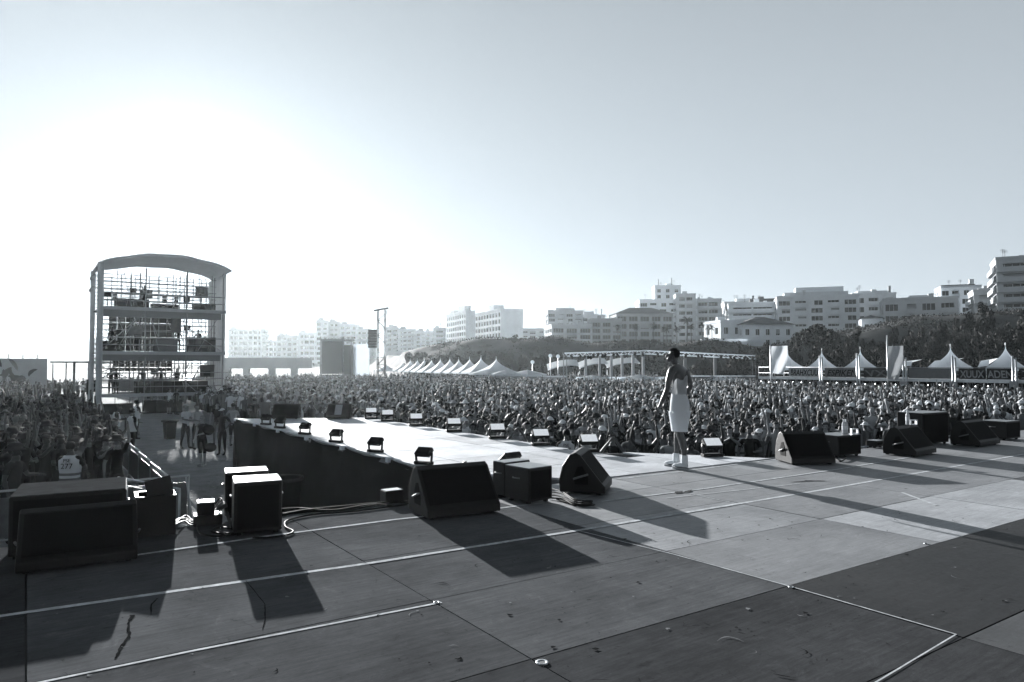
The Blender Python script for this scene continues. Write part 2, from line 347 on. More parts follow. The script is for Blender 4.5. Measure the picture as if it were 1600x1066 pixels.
tag(mb.build('gaffer_mark', M['black']), 'pair of small black gaffer tape squares on the deck by the shirtless man', 'tape')
def smear(pts, wds, label, seed, m_='black'):
    rr = random.Random(seed); mb = MB(); vs_ = []
    P2 = []; 
    for i in range(len(pts)-1):
        for t in np.linspace(0, 1, 5, endpoint=False): P2.append((pts[i].lerp(pts[i+1], t), wds[i]*(1-t)+wds[i+1]*t))
    P2.append((pts[-1], wds[-1]))
    for i, (p, wd) in enumerate(P2):
        d = (P2[min(i+1, len(P2)-1)][0]-P2[max(i-1, 0)][0]).normalized(); nn = Vector((-d.y, d.x, 0))
        vs_ += [p+nn*wd*rr.uniform(.2, .8), p-nn*wd*rr.uniform(.2, .8)]
    mb.add([Vector((q.x, q.y, ST+.0045)) for q in vs_], [(2*i, 2*i+1, 2*i+3, 2*i+2) for i in range(len(P2)-1)])
    tag(mb.build('scuff_mark', MATS.get('deck_scuff') or mat('deck_scuff', .02, .9, .5, 20, spec=0)), label, 'stain', 'dark scuffs on the stage deck')
smear([SP(208, 962), SP(200, 975), SP(202, 995), SP(190, 1012), SP(180, 1030)], [.03, .012, .018, .03, .008], 'jagged dark scuff on the left front deck panel', 1)
smear([SP(246, 936), SP(236, 946), SP(236, 962)], [.008, .012, .004], 'small hooked dark scuff beside the jagged one', 2)
smear([SP(1235, 754), SP(1262, 752), SP(1290, 752)], [.01, .05, .02], 'long dark smudge on the deck before the white-ended wedge', 3)
smear([SP(384, 908), SP(398, 925), SP(414, 945), SP(414, 970), SP(410, 985)], [.004, .006, .004, .008, .003], 'faint winding scuff on the panel left of the centre', 4)
for (u_, v_, lb) in [(847, 1036, 'round steel panel lock ring at the bottom centre joint'), (682, 942, 'small steel panel lock at the end of the lower left tape line'), (1447, 850, 'small steel panel lock at the corner of the dark panel'), (1236, 918, 'small steel panel lock on the slanting tape line')]:
    p = SP(u_, v_); mb = MB(); rr_ = .032 if u_ == 847 else .018
    mb.lathe([(rr_*.6, .001), (rr_*.8, .004), (rr_, .004), (rr_*1.05, 0)], (0, 0, 0), 18); mb.lathe([(.0, .0012), (rr_*.6, .0012)], (0, 0, 0), 18, 1)
    tag(mb.build('panel_lock', [M['alu'], M['dsteel']], None, (p.x, p.y, ST+.003)), lb, 'deck lock', 'panel locks in the stage deck')
mb = MB(); rs_ = random.Random(77)
for k in range(420):
    a, b = rs_.uniform(.6, 7.1), rs_.uniform(-2, 15)
    if rs_.random() < .5: a = rs_.uniform(.6, 4.5); b = rs_.uniform(-1, 8)
    L_ = rs_.choice([.01, .015, .02, .03, .04, .06, .1])*rs_.uniform(.6, 1.5); wd = rs_.uniform(.0015, .006) if L_ > .04 else L_*.4; th = rs_.gauss(.2, .8); cv = rs_.uniform(-2, 2)*L_*1.2; P_ = []; n_ = 6
    for i in range(n_+1):
        q = (i/n_-.5)*L_; aa = a+q*math.sin(th)+cv*(q/L_)**2*math.cos(th); bb = b+q*math.cos(th)-cv*(q/L_)**2*math.sin(th); w__ = wd*math.sin(PI*(i+.4)/(n_+.8))*rs_.uniform(.5, 1.2); P_ += [ab(aa+w__*math.cos(th), bb-w__*math.sin(th), ST+.0047), ab(aa-w__*math.cos(th), bb+w__*math.sin(th), ST+.0047)]
    mb.add(P_, [(2*i, 2*i+1, 2*i+3, 2*i+2) for i in range(n_)], 0 if rs_.random() < .6 else 1)
tag(mb.build('deck_wear', [MATS['deck_scuff'], mat('deck_scratch', .2, .9, .3, 20, spec=0)], None, None, False), 'scattered small scuffs and scratches on the stage deck', 'wear', None, 'stuff')
# runway --------------------------------------------------------------------
rw = deckmat('runway_ply', .52, .6, 9, .25)
RPOLY = [(21.0, 5.0), (8.95, 4.97), (7.32, 6.15), (7.22, 6.7), (7.13, 9.95), (7.3, 10.0), (9.7, 8.25), (19.2, 8.25)]
run = thing('runway', ab(14, 6.6, 0), 0, 'long pale runway reaching from the stage into the crowd, black skirted', 'runway')
ro = ab(14, 6.6, 0)
RZ = ST+.012
mb = MB(); seg = 10
# panels of the runway top, one mesh with gaps
for j in range(0, 4):
    for k in range(0, 10):
        b0, b1 = 4.6+j*1.5-.4, 4.6+(j+1)*1.5-.4
        a0, a1 = 7+k*1.5, 7+(k+1)*1.5
        poly = [(a0+.011, b0+.008), (a1-.011, b0+.008), (a1-.011, b1-.008), (a0+.011, b1-.008)]
        for i in range(len(RPOLY)):
            p, q = RPOLY[i], RPOLY[(i+1) % len(RPOLY)]
            if i in (3, 4): continue
            sgn = lambda t, p=p, q=q: (q[0]-p[0])*(t[1]-p[1])-(q[1]-p[1])*(t[0]-p[0])
            ref = sgn((12, 6.5))
            # convex-safe clip only for the long edges; the flare handled separately
            if i in (0, 1, 5, 6, 7):
                if i in (1,) and min(t[0] for t in poly) > 9.2: continue
                if i in (5,) and min(t[0] for t in poly) > 9.9: continue
                if i == 6 and max(t[0] for t in poly) < 9.71: continue
                if i == 0 and max(t[0] for t in poly) < 8.96: continue
                poly = clip_poly(poly, lambda t: sgn(t)*(1 if ref > 0 else -1)) if poly else poly
        if len(poly) > 2: poly = clip_poly(poly, lambda t: t[0]-(7.42-.035*t[1]+.004))
        if len(poly) < 3: continue
        dz = random.uniform(-.001, .001); n = len(poly)
        mb.add([ab(a, b, RZ+dz)-ro for a, b in poly]+[ab(a, b, RZ-.03)-ro for a, b in poly], [tuple(range(n))]+[(i, (i+1) % n, n+(i+1) % n, n+i) for i in range(n)], random.choice([0, 0, 0, 1]))
mb.build('deck_top', [rw, deckmat('runway_ply_worn', .42, .6, 11, .25)], run)
# frame edge under the runway facing the stage
def edgebox(p, q, z0, z1, t=.05):
    P, Q = ab(*p)-ro, ab(*q)-ro; d = (Q-P).normalized(); nn = Vector((-d.y, d.x, 0))*t
    return [P+Vector((0, 0, z0)), Q+Vector((0, 0, z0)), Q+Vector((0, 0, z1)), P+Vector((0, 0, z1)), P+nn+Vector((0, 0, z0)), Q+nn+Vector((0, 0, z0)), Q+nn+Vector((0, 0, z1)), P+nn+Vector((0, 0, z1))]
BF = [(0, 1, 2, 3), (4, 7, 6, 5), (0, 4, 5, 1), (3, 2, 6, 7), (0, 3, 7, 4), (1, 5, 6, 2)]
mb = MB()
for (p, q) in [((8.95, 4.97), (7.32, 6.1)), ((21, 5.0), (19.2, 8.25)), ((19.2, 8.25), (9.7, 8.25)), ((9.7, 8.25), (7.35, 9.95)), ((21, 5.02), (8.95, 4.99))]:
    mb.add(edgebox(p, q, RZ-.1, RZ-.031, -.04), BF)
for t in (.1, .35, .6, .85):
    P, Q = (8.95, 4.97), (7.32, 6.1); p = (P[0]+(Q[0]-P[0])*t+.12, P[1]+(Q[1]-P[1])*t+.12)
    mb.tube([ab(*p, 0)-ro, ab(*p, RZ-.1)-ro], .03, 6)
mb.tube([ab(8.9, 5.15, RZ-.3)-ro, ab(7.45, 6.2, RZ-.3)-ro], .03, 6); mb.tube([ab(9.0, 5.2, RZ-.5)-ro, ab(7.55, 6.25, RZ-.5)-ro], .03, 6)
for (a, b) in [(20, 5.3), (17, 5.3), (14, 5.3), (11, 5.3), (19, 8), (16, 8), (13, 8), (10, 8)]: mb.tube([ab(a, b, 0)-ro, ab(a, b, RZ-.1)-ro], .03, 6)
mb.build('frame', M['dsteel'], run)
# draped skirt, left and far side: swags hung from clips
mb = MB()
def skirt(p, q, n_, zt, hooks, depth=.16, right=False):
    cols = n_; rows = 12; vs_ = []
    P, Q = Vector((p[0], p[1], 0)), Vector((q[0], q[1], 0)); Ln = (Q-P).length; d = (Q-P)/Ln
    nn = Vector((-d.y, d.x, 0))
    for i in range(cols+1):
        s = i/cols*Ln; t = (s % hooks)/hooks; hk = 1-abs(2*t-1)       # 0 at hook, 1 mid-span
        for j in range(rows+1):
            v = j/rows
            sag = .05*hk*(1-v)
            fold = .03*math.sin(s*2.1+v*2.5)*v+.07*math.sin(hk*3.2-v*9+1)*math.exp(-abs(v-.18)*5)*(1-hk*.35)+.05*math.sin(s*1.3-v*7)*v*(1-v)+.02*math.sin(s*6.5-v*13)*(1-v)
            off = nn*(fold*.8+.07*v)
            zz_ = (zt-sag)*(1-v)+.01
            pt_ = P+d*s+off; vs_.append(ab(pt_.x, pt_.y, zz_)-ro)
    fs_ = [(i*(rows+1)+j, (i+1)*(rows+1)+j, (i+1)*(rows+1)+j+1, i*(rows+1)+j+1) for i in range(cols) for j in range(rows)]
    mb.add(vs_, fs_, 0, True)
skirt((8.6, 4.93), (21.03, 4.93), 240, RZ-.015, 2.05)
skirt((19.3, 8.32), (9.7, 8.32), 120, RZ-.03, 2.05)
skirt((9.7, 8.32), (7.4, 10.0), 40, RZ-.03, 2.05)
skirt((21.03, 4.93), (19.3, 8.32), 50, RZ-.03, 2.05)
mb.build('skirt', M['skirt'], run, fix=False)
for i in range(0, 7):
    a = 8.6+i*2.05; p = ab(a, 4.95, RZ)-ro; mb = MB(); mb.box(-.05, .05, -.05, .05, -.06, .012, 0, Matrix.Translation(p) @ Matrix.Rotation(YAW, 4, 'Z')); mb.build('skirt_clip', M['white'], run)
# ================================================================== STAGE OBJECTS
WP = [(0, .02), (0, .10), (.03, .13), (.30, .47), (.36, .50), (.43, .47), (.52, .33), (.56, .16), (.55, .02)]
def wedge(loc, rz, label, wd=.85, k=1.0, taped=False, group='wedge floor monitors on the stage and runway'):
    t = thing('wedge_monitor', loc, rz, label, 'floor monitor', group)
    mb = MB(); prof = [(y*k, z*k) for y, z in WP]
    mb.prism([(y, z) for y, z in prof], (0, 1, 0), (0, 0, 1), (wd, 0, 0), 0)
    mb.v = [(x-wd/2, y, z) for x, y, z in mb.v]
    o = mb.build('cabinet', M['black'], t); bevel(o, .012, 2)
    mb = MB()      # grille inset panel on the slope, standing 4 mm proud
    y0, z0, y1, z1 = .04*k, .14*k, .29*k, .455*k; nv = Vector((0, -(z1-z0), (y1-y0))).normalized()*.006
    e = wd/2-.035
    q = [Vector((-e, y0, z0)), Vector((e, y0, z0)), Vector((e, y1, z1)), Vector((-e, y1, z1))]
    mb.add([p+nv*.2 for p in q]+[p+nv for p in q], [(4, 5, 6, 7), (0, 1, 5, 4), (1, 2, 6, 5), (2, 3, 7, 6), (3, 0, 4, 7)])
    mb.build('grille', M['grille'], t)
    for s in (-1, 1):   # handle recess on each end cheek with its bar
        mb = MB(); c = [(.20, .12), (.36, .12), (.38, .2), (.33, .33), (.27, .34), (.2, .2)]
        x0 = s*(wd/2+.001); mb.prism([(a*k, b*k) for a, b in c], (0, 1, 0), (0, 0, 1), (s*.004, 0, 0), 0); mb.v = [(x+x0, y, z) for x, y, z in mb.v]
        h = mb.build('handle_recess', M['grille'], t)
        mb = MB(); mb.tube([(x0+s*.016, .2*k, .245*k), (x0+s*.016, .38*k, .185*k)], .012*k, 8); mb.build('handle', M['dsteel'], h)
    for sx in (-1, 1):
        for y in (.06, .48): mb = MB(); mb.box(sx*wd*.42-.02, sx*wd*.42+.02, y*k, y*k+.05, 0, .021*k); mb.build('foot', M['rubber'], t)
    if taped:
        mb = MB(); q = [Vector((-.11, y0, z0)), Vector((.09, y0, z0)), Vector((.09, y1, z1)), Vector((-.11, y1, z1))]
        mb.add([p+nv*1.3 for p in q], [(0, 1, 2, 3)]); mb.build('taped_sheet', M['cl_g'], t)
    return t
p = SP(727, 808)
wedge((p.x, p.y, ST+.002), YAW-R(6), 'black wedge monitor in the centre foreground casting the long deck shadow', .82, 1.0)
p = SP(968, 778); p2 = ab(6.45, 5.95)
wedge((p2.x, p2.y, ST+.002), R(75), 'black wedge monitor seen end-on beside the double cube speaker', .7, 1.0)
p = SP(1272, 727)
wedge((p.x, p.y, ST+.002), R(6), 'wedge monitor right of the shirtless man with its sunlit pale end cheek', .72, .98)
p = SP(1450, 712); wedge((p.x-.02, p.y, ST+.002), YAW+R(4), 'black wedge monitor with its curved back under the far right subwoofer', .86, .98)
p = SP(1548, 697); wedge((p.x, p.y, ST+.002), YAW+R(0), 'rightmost black wedge monitor at the picture edge', .9, .95)
p = ab(6.32, .36); wedge((p.x, p.y, ST+.002), YAW-R(4), 'big black wedge monitor in the lower left foreground', .80, .87)
p = ab(20.0, 6.05); wedge((p.x, p.y, RZ+.002), R(4), 'plain wedge monitor at the far left corner of the runway', .74, .85)
p = ab(19.15, 7.3); wedge((p.x, p.y, RZ+.002), R(2), 'wedge monitor at the far end of the runway with a pale sheet taped on', .68, .85, True)
def cube(loc, rz, wd, dp_, ht, label, group='black subwoofers and cube speakers', lid='steel', name='subwoofer', top=None, studs=True):
    t = thing(name, loc, rz, label, 'speaker', group)
    mb = MB(); mb.box(-wd/2, wd/2, 0, dp_, .03, ht); bevel(mb.build('cabinet', M['black'], t), .008, 1)
    mb = MB(); mb.box(-wd/2+.03, wd/2-.03, -.006, -.0005, .06, ht-.03); mb.build('grille', M['grille'], t)
    mb = MB(); mb.box(-wd/2+.006, wd/2-.006, .006, dp_-.006, ht+.0005, ht+.006); mb.build('top_panel', mat('case_top', .05, .9, .3, 8, 0, 0) if name == 'flight_case' else mat('sub_top', .11, .28, .2, 8, 0, .7), t)
    for sx in (-1, 1):
        for y in (.04, dp_-.08):
            mb = MB(); mb.box(sx*(wd/2-.05)-.02, sx*(wd/2-.05)+.02, y, y+.04, 0, .03); mb.build('foot', M['rubber'], t)
    if studs:
        for sx in (-1, 1):
            mb = MB(); mb.tube([(sx*(wd/2+.001), dp_*.5-.06, ht*.7), (sx*(wd/2+.02), dp_*.5-.04, ht*.7), (sx*(wd/2+.02), dp_*.5+.04, ht*.7), (sx*(wd/2+.001), dp_*.5+.06, ht*.7)], .008, 6); mb.build('handle', M['dsteel'], t)
    return t
p = SP(403, 836); cube((p.x, p.y, ST+.002), R(24), .42, .42, .48, 'front black cube speaker of the pair left of the centre wedge')
p = SP(392, 818); cube((p.x-.14, p.y+.26, ST+.002), R(24), .42, .34, .46, 'rear black cube speaker of the pair left of the centre wedge')
p = ab(6.3, 4.78); cube((p.x, p.y, ST+.002), YAW+R(5), .36, .42, .40, 'front half of the double cube speaker beside the end-on wedge')
p = ab(6.78, 4.80); cube((p.x, p.y, ST+.002), YAW+R(5), .40, .22, .41, 'rear half of the double cube speaker, touching the runway edge')
p = SP(1330, 714); cube((p.x-.02, p.y, ST+.002), YAW-R(5), .62, .45, .36, 'black cube speaker carrying a water bottle, right of the pale-ended wedge')
p = SP(1488, 700); cube((p.x, p.y+.5, ST+.002), R(30), .9, .5, .62, 'tall black subwoofer behind the right wedge monitors')
p = SP(1600, 690); cube((p.x, p.y+.3, ST+.002), R(30), .6, .5, .38, 'black cube speaker cut by the right picture edge')
p = SP(1376, 700); cube((p.x, p.y, ST+.002), YAW, .3, .2, .13, 'small low black stage box between right cube speaker and wedge', name='stage_box', studs=False)
p = ab(6.84, .30); cube((p.x+.02, p.y, ST+.002), YAW-R(6), .82, .72, .5, 'wide black flight case behind the lower left wedge monitor', name='flight_case')
# open-topped box with a tilted lamp inside
p = SP(243, 838); t = thing('cable_bin', (p.x, p.y, ST+.002), R(30), 'tall black open-topped box between the flight case and the power box', 'box')
mb = MB(); wx, dy, hz = .165, .3, .36
mb.box(-wx, wx, 0, .02, 0, hz); mb.box(-wx, wx, dy-.02, dy, 0, hz); mb.box(-wx, -wx+.02, .0205, dy-.0205, 0, hz); mb.box(wx-.02, wx, .0205, dy-.0205, 0, hz); mb.box(-wx+.021, wx-.021, .021, dy-.021, .02, .2)
mb.build('body', M['black'], t)
mb = MB(); mb.box(-wx-.004, -wx+.024, -.004, dy+.004, hz+.0005, hz+.008); mb.box(-wx+.025, 0, dy-.024, dy+.004, hz+.0005, hz+.008); mb.build('rim', mat('bare_rim', .45, .35, .2, 9, 0, .6), t)
mb = MB(); mb.box(-.11, .11, -.04, .04, 0, .17, 0, Matrix.Translation((.05, .14, .3)) @ Matrix.Rotation(R(-12), 4, 'Y') @ Matrix.Rotation(R(-20), 4, 'X'))
tag(mb.build('stage_lamp', M['blackgloss'], None, (p.x, p.y, ST+.03)), 'tilted black lamp head standing in the open-topped box', 'lamp'); bpy.data.objects['stage_lamp'].rotation_euler = (0, 0, R(30))
# power box
p = SP(325, 822); t = thing('power_box', (p.x, p.y, ST+.002), R(25), 'small power distribution box with plugged cables left of the cubes', 'power box')
mb = MB(); mb.box(-.13, .13, 0, .2, 0, .1); mb.box(-.1, .06, .02, .18, .101, .22); bevel(mb.build('body', M['black'], t), .008, 1)
mb = MB(); mb.box(-.095, .055, .025, .175, .2205, .226); mb.build('lid', mat('box_lid', .5, .4, .1, 9, 0, .6), t)
for k in range(3):
    mb = MB(); mb.tube([(.09+.0*k, .04+.06*k, .13), (.14, .04+.06*k, .17), (.17, .04+.06*k, .18)], .022, 8); mb.build('plug', M['blackgloss'], t)
p = SP(618, 785); t = thing('power_box', (p.x, p.y, ST+.002), YAW, 'small junction box against the left cheek of the centre wedge', 'power box')
mb = MB(); mb.box(-.12, .1, 0, .16, 0, .13); bevel(mb.build('body', M['black'], t), .006, 1); mb = MB(); mb.box(-.11, .09, .01, .15, .1305, .135); mb.build('lid', mat('box_lid', .5), t)
def cable(pts, r, label, sub_=6):
    P_ = [Vector(p) for p in pts]; Q_ = []
    for i in range(len(P_)-1):
        p0, p1, p2, p3 = P_[max(i-1, 0)], P_[i], P_[i+1], P_[min(i+2, len(P_)-1)]
        for s in range(sub_):
            t = s/sub_; Q_.append(.5*((2*p1)+(-p0+p2)*t+(2*p0-5*p1+4*p2-p3)*t*t+(-p0+3*p1-3*p2+p3)*t**3))
    Q_.append(P_[-1]); mb = MB(); mb.tube(Q_, r, 6)
    return tag(mb.build('cable', M['rubber']), label, 'cable', 'black cables along the stage edge')
def cs(u_, v_, dz=.012): p = SP(u_, v_); return Vector((p.x, p.y, ST+dz))
cable([cs(440, 806), cs(480, 799), cs(540, 793), cs(590, 788), cs(640, 785)], .014, 'thick black cable along the stage edge between cubes and centre wedge')
cable([cs(440, 803), cs(500, 801), cs(560, 796), cs(610, 786), cs(650, 790)], .01, 'second cable crossing the thick one behind the centre wedge')
cable([cs(440, 800, .03), cs(470, 796), cs(520, 799), cs(580, 790), cs(612, 792)], .009, 'thin upper cable of the bundle left of the centre wedge')
cable([cs(636, 790), cs(560, 800), cs(490, 806), cs(450, 815), cs(446, 825), cs(458, 832), cs(448, 838), cs(420, 842), cs(395, 842)], .009, 'cable looping around the right side of the front cube')
cable([cs(308, 822), cs(312, 834), cs(335, 840), cs(368, 837), cs(368, 830), cs(345, 826), cs(330, 832), cs(350, 836), cs(372, 834)], .009, 'coiled cable lying in front of the power box')
for k in range(6):
    rr = random.Random(k); cable([cs(268+rr.uniform(-4, 4), 822+k*2.5, .02+.01*k), cs(285+rr.uniform(-5, 5), 814+rr.uniform(-4, 8), .03), cs(300, 820+rr.uniform(-5, 5), .02), cs(318, 818+rr.uniform(-4, 4), .04)], .009, ['uppermost', 'second highest', 'third highest', 'third lowest', 'second lowest', 'lowest'][k]+' cable strand between open box and power box')
for k in range(4):
    cable([cs(334, 806+k*3, .1-.01*k), cs(345+k*2, 803, .16-.02*k), cs(354+k, 815, .06), cs(362, 826+k, .02)], .009, ['outermost', 'outer middle', 'inner middle', 'innermost'][k]+' cable arcing from power box to rear cube')
for k in range(7):
    rr = random.Random(50+k); cable([cs(690+k*5, 748+k*4, -.05), cs(720, 752+k*4+rr.uniform(-3, 3), -.03+.01*k), cs(750, 758+k*3.3, .0+.01), cs(785, 763+k*2.5)], .016, ordn(k)+' from the back of the thick cables feeding under the runway edge')
for k in range(4):
    rr = random.Random(80+k); cable([cs(858, 765+k*5), cs(880+rr.uniform(-5, 5), 772+k*4, .03), cs(900, 783+k*3), cs(925+rr.uniform(-6, 6), 786+k*2, .02), cs(900, 790), cs(870, 782)], .009, ['back', 'middle back', 'middle front', 'front'][k]+' strand of the cable tangle between double cube and end-on wedge')
cable([cs(1300, 712), cs(1312, 722), cs(1322, 718, .03), cs(1316, 711)], .01, 'loose cable end between the pale-ended wedge and the cube with bottle')
# floodlights along the runway ------------------------------------------------
def flood(loc, rz, label, s=1.0, lit=True, group='floodlights along the runway edges'):
    t = thing('floodlight', loc, rz, label, 'floodlight', group)
    mb = MB(); mb.box(-.19*s, .19*s, -.06*s, .07*s, 0, .06*s); bevel(mb.build('base', M['black'], t), .008, 1)
    for sx in (-1, 1):
        mb = MB(); mb.tube([(sx*.17*s, 0, .06*s), (sx*.18*s, 0, .16*s), (sx*.18*s, 0, .23*s)], .024*s, 6); mb.build('yoke_arm', M['blackgloss'], t)
    h = MB(); mt = Matrix.Translation((0, 0, .235*s)) @ Matrix.Rotation(R(42 if lit else -38), 4, 'X')
    h.box(-.165*s, .165*s, -.1*s, .1*s, -.05*s, .04*s, 0, mt); hd = h.build('head', M['black'], t); bevel(hd, .01, 1)
    mb = MB(); mb.box(-.15*s, .15*s, -.085*s, .085*s, .041*s, .046*s, 0, mt); mb.build('lens', M['lens'] if lit else M['grille'], hd)
    return t
nth = ['nearest', 'second nearest', 'third nearest', 'fourth nearest', 'fifth nearest', 'sixth nearest', 'farthest', 'farthest but one']
for i, (a, b) in enumerate([(9.72, 5.1), (11.55, 5.1), (13.45, 5.1), (15.35, 5.1), (17.2, 5.1), (18.4, 5.1)]):
    p = ab(a, b); flood((p.x, p.y, RZ+.002), YAW-R(62)+PI, 'black yoke floodlight on the skirted left edge of the runway, %s the camera' % ('farthest from' if i == 5 else nth[i]+' to'), .82, False)
for i, (a, b) in enumerate([(7.75, 9.5), (9.4, 8.2), (10.7, 8.12), (12.2, 8.12), (14.0, 8.12), (15.9, 8.12), (17.6, 8.12), (18.7, 8.12)]):
    p = ab(a, b); flood((p.x, p.y, RZ+.002), R(12), 'floodlight with pale lens on the crowd side of the runway, %s' % ('behind the man\'s shoes' if i == 0 else ordn(i-1)+' beyond the end-on wedge'), .95, True)
p = ab(8.3, 5.75); flood((p.x, p.y, RZ+.002), R(40), 'floodlight head peeping over the double cube speaker', .9, False)
p = ab(8.9, 5.2); mb = MB(); mb.prism([(0, 0), (.2, 0), (.2, .12), (.16, .12)], (1, 0, 0), (0, 0, 1), (0, .12, 0)); tag(mb.build('cable_ramp', M['black'], None, (p.x-.05, p.y, RZ+.002)), 'small black wedge block on the near left runway corner', 'block')
# bottles ---------------------------------------------------------------------
def bottle(loc, label, h=.24):
    t = thing('water_bottle', loc, 0, label, 'bottle', 'water bottles on the speakers')
    mb = MB(); mb.lathe([(0, 0), (.032, .0), (.033, .02), (.033, h*.62), (.03, h*.72), (.013, h*.88), (.013, h*.93)], n=14); mb.build('bottle_body', M['clear'], t)
    mb = MB(); mb.lathe([(.015, h*.92), (.015, h), (0, h)], n=12); mb.build('cap', M['cl_w'], t)
    mb = MB(); mb.lathe([(.0338, h*.3), (.0338, h*.55)], n=14); mb.build('paper_band', M['paper'], t)
p = SP(1330, 714); q = p+Vector((-.02, .2, 0)); bottle((q.x, q.y, ST+.368), 'left one of two water bottles on the cube speaker', .25)
q = p+Vector((.03, .23, 0)); bottle((q.x, q.y, ST+.368), 'right one of two water bottles on the cube speaker', .25)
p = SP(1450, 712); q = p+Vector((-.1, .42, 0)); bottle((q.x, q.y, ST+.492), 'water bottle standing behind the right wedge monitor', .25)
def bracket(loc, label):
    mb = MB(); 
    for x0, x1, z0, z1 in ((-.06, .06, 0, .015), (-.06, .06, .075, .09), (-.06, -.045, .0155, .0745), (.045, .06, .0155, .0745)): mb.box(x0, x1, -.03, .03, z0, z1)
    tag(mb.build('lamp_bracket', M['alu'], None, loc), label, 'bracket', 'small square brackets on the speakers')
p = SP(1330, 714); q = p+Vector((.17, .22, 0)); bracket((q.x, q.y, ST+.368), 'small square metal bracket beside the water bottles')
p = SP(1450, 712); q = p+Vector((.0, .42, 0)); bracket((q.x, q.y, ST+.492), 'small square metal bracket on the right wedge monitor')
# ================================================================== SCAFFOLD MIX TOWER
o0 = W(153, 570, 46); TB = Vector((o0.x, o0.y, 0)); TW, TD, TH_ = 7.9, 6.0, 10.0
tw = thing('scaffold_tower', TB, YAW, 'hazy three-deck scaffold mixing tower with arched canopy roof in the crowd', 'tower')
fab = mat('tower_fabric', .5, .85, .1, 2, .3, .1, translu=.25)
mb = MB()
def wavy(p, q, z0, z1, n_, amp, mi=0):
    P, Q = Vector(p), Vector(q); d = (Q-P); nn = Vector((-d.y, d.x, 0)).normalized()
    vs_ = []
    for i in range(n_+1):
        s = i/n_
        for j in range(9):
            t = j/8; vs_.append(P+d*s+nn*(amp*math.sin(s*n_*1.1+.6*math.sin(t*5))*(.5+.5*math.sin(t*9+s*4)))+Vector((0, 0, z0+(z1-z0)*t)))
    mb.add(vs_, [(i*9+j, (i+1)*9+j, (i+1)*9+j+1, i*9+j+1) for i in range(n_) for j in range(8)], mi, True)
wavy((TW+.05, .1, 0), (TW+.05, TD, 0), 1.2, TH_-.1, 24, .05); tag(mb.build('side_fabric', fab, tw, fix=False), None)
for (x, y, wd) in ((-.14, .0, .42), (-.2, 5.6, .36)):
    mb = MB(); n = 16; vs_ = []
    for j in range(12):
        z = j/11*(TH_+.1)
        for i in range(n):
            t = 2*PI*i/n; r_ = wd*.5*(1+.06*math.sin(5*t+j)+.03*math.sin(j*1.7)); vs_.append((x+.2+r_*math.cos(t)*.9, y+r_*math.sin(t)*.9, z))
    mb.add(vs_, [(j*n+i, j*n+(i+1) % n, (j+1)*n+(i+1) % n, (j+1)*n+i) for j in range(11) for i in range(n)], 0, True)
    mb.build('fabric_column', fab, tw, fix=False)
# roof canopy: arched shell with thickness
mb = MB(); nx, ny = 20, 6; top = []; bot = []
for i in range(nx+1):
    s = i/nx; x = -.1+s*(TW+.45)
    zc = TH_+.12+.85*math.sin(PI*s)**.8+.03*math.sin(s*23)+.12*(s-.5)
    for j in range(ny+1):
        y = -.3+j/ny*(TD+.5); dip = .1*abs(math.sin(PI*j/ny*2))*math.sin(PI*s)
        top.append((x, y, zc-dip)); bot.append((x, y, max(TH_-.2, zc-dip-.1-.1*math.sin(PI*s))))
K = ny+1; f = []
for i in range(nx):
    for j in range(ny): f.append((i*K+j, (i+1)*K+j, (i+1)*K+j+1, i*K+j+1))
o_ = len(top); f2 = [tuple(o_+k for k in q)[::-1] for q in f]
side = [(i*K, (i+1)*K, o_+(i+1)*K, o_+i*K) for i in range(nx)]+[(i*K+ny, (i+1)*K+ny, o_+(i+1)*K+ny, o_+i*K+ny) for i in range(nx)]
side += [(j, j+1, o_+j+1, o_+j) for j in range(ny)]+[(nx*K+j, nx*K+j+1, o_+nx*K+j+1, o_+nx*K+j) for j in range(ny)]
mb.add(top+bot, f+f2+side, 0, False); mb.build('roof_canopy', fab, tw)
decks = (1.3, 4.15, 7.15)
for z in decks:
    mb = MB(); mb.box(.05, TW, .0, TD, z-.06, z); mb.box(.0, TW+.05, -.07, -.002, z-.17, z+.06, 1); mb.build('deck', [M['cl_m'], fab], tw)
for (z, y) in ((4.15, .4), (7.15, .4)):
    mb = MB(); mb.box(.2, TW-.2, .35, .39, z-.6, z-.07); mb.build('deck_skirt', M['grey'], tw)
# uprights, ledgers, guard rails, braces
for x in (.15, 2.75, 5.35, 7.75):
    for y in (.02, 2.9, 5.9):
        mb = MB(); mb.tube([(x, y, 0), (x, y, TH_-.1)], .035 if y > 1 else .045, 6); mb.build('upright', M['scaf'], tw)
mb = MB()
for z in np.arange(7.5, 10.0, .28): mb.tube([(.1, 5.93, z), (TW, 5.93, z)], .045, 4)
for x in np.arange(.6, TW, .62): mb.tube([(x, 5.95, 1.3), (x, 5.95, TH_)], .045, 4)
for z in np.arange(1.6, 7.2, .36): mb.tube([(.1, 5.97, z), (TW, 5.97, z)], .05, 4)
mb.build('rear_lattice', M['scaf'], tw)
mb = MB()
for z in np.arange(1.7, 10.0, .5): mb.tube([(.1, 3.0, z), (TW, 3.0, z)], .028, 4)
for x in np.arange(.4, TW, .9): mb.tube([(x, 3.02, 0), (x, 3.02, TH_)], .03, 4)
for k in range(7): mb.tube([(.2+1.05*k, 3.04, 1.4), (1.2+1.05*k, 3.04, 4.0)], .026, 4); mb.tube([(1.2+1.05*k, 3.04, 4.3), (.2+1.05*k, 3.04, 7.0)], .026, 4)
mb.build('middle_lattice', M['scaf'], tw)
mb = MB()
for z0 in decks[1:]+(1.3,):
    for dz in (.5, 1.0): mb.tube([(.1, .05, z0+dz), (TW, .05, z0+dz)], .034, 5)
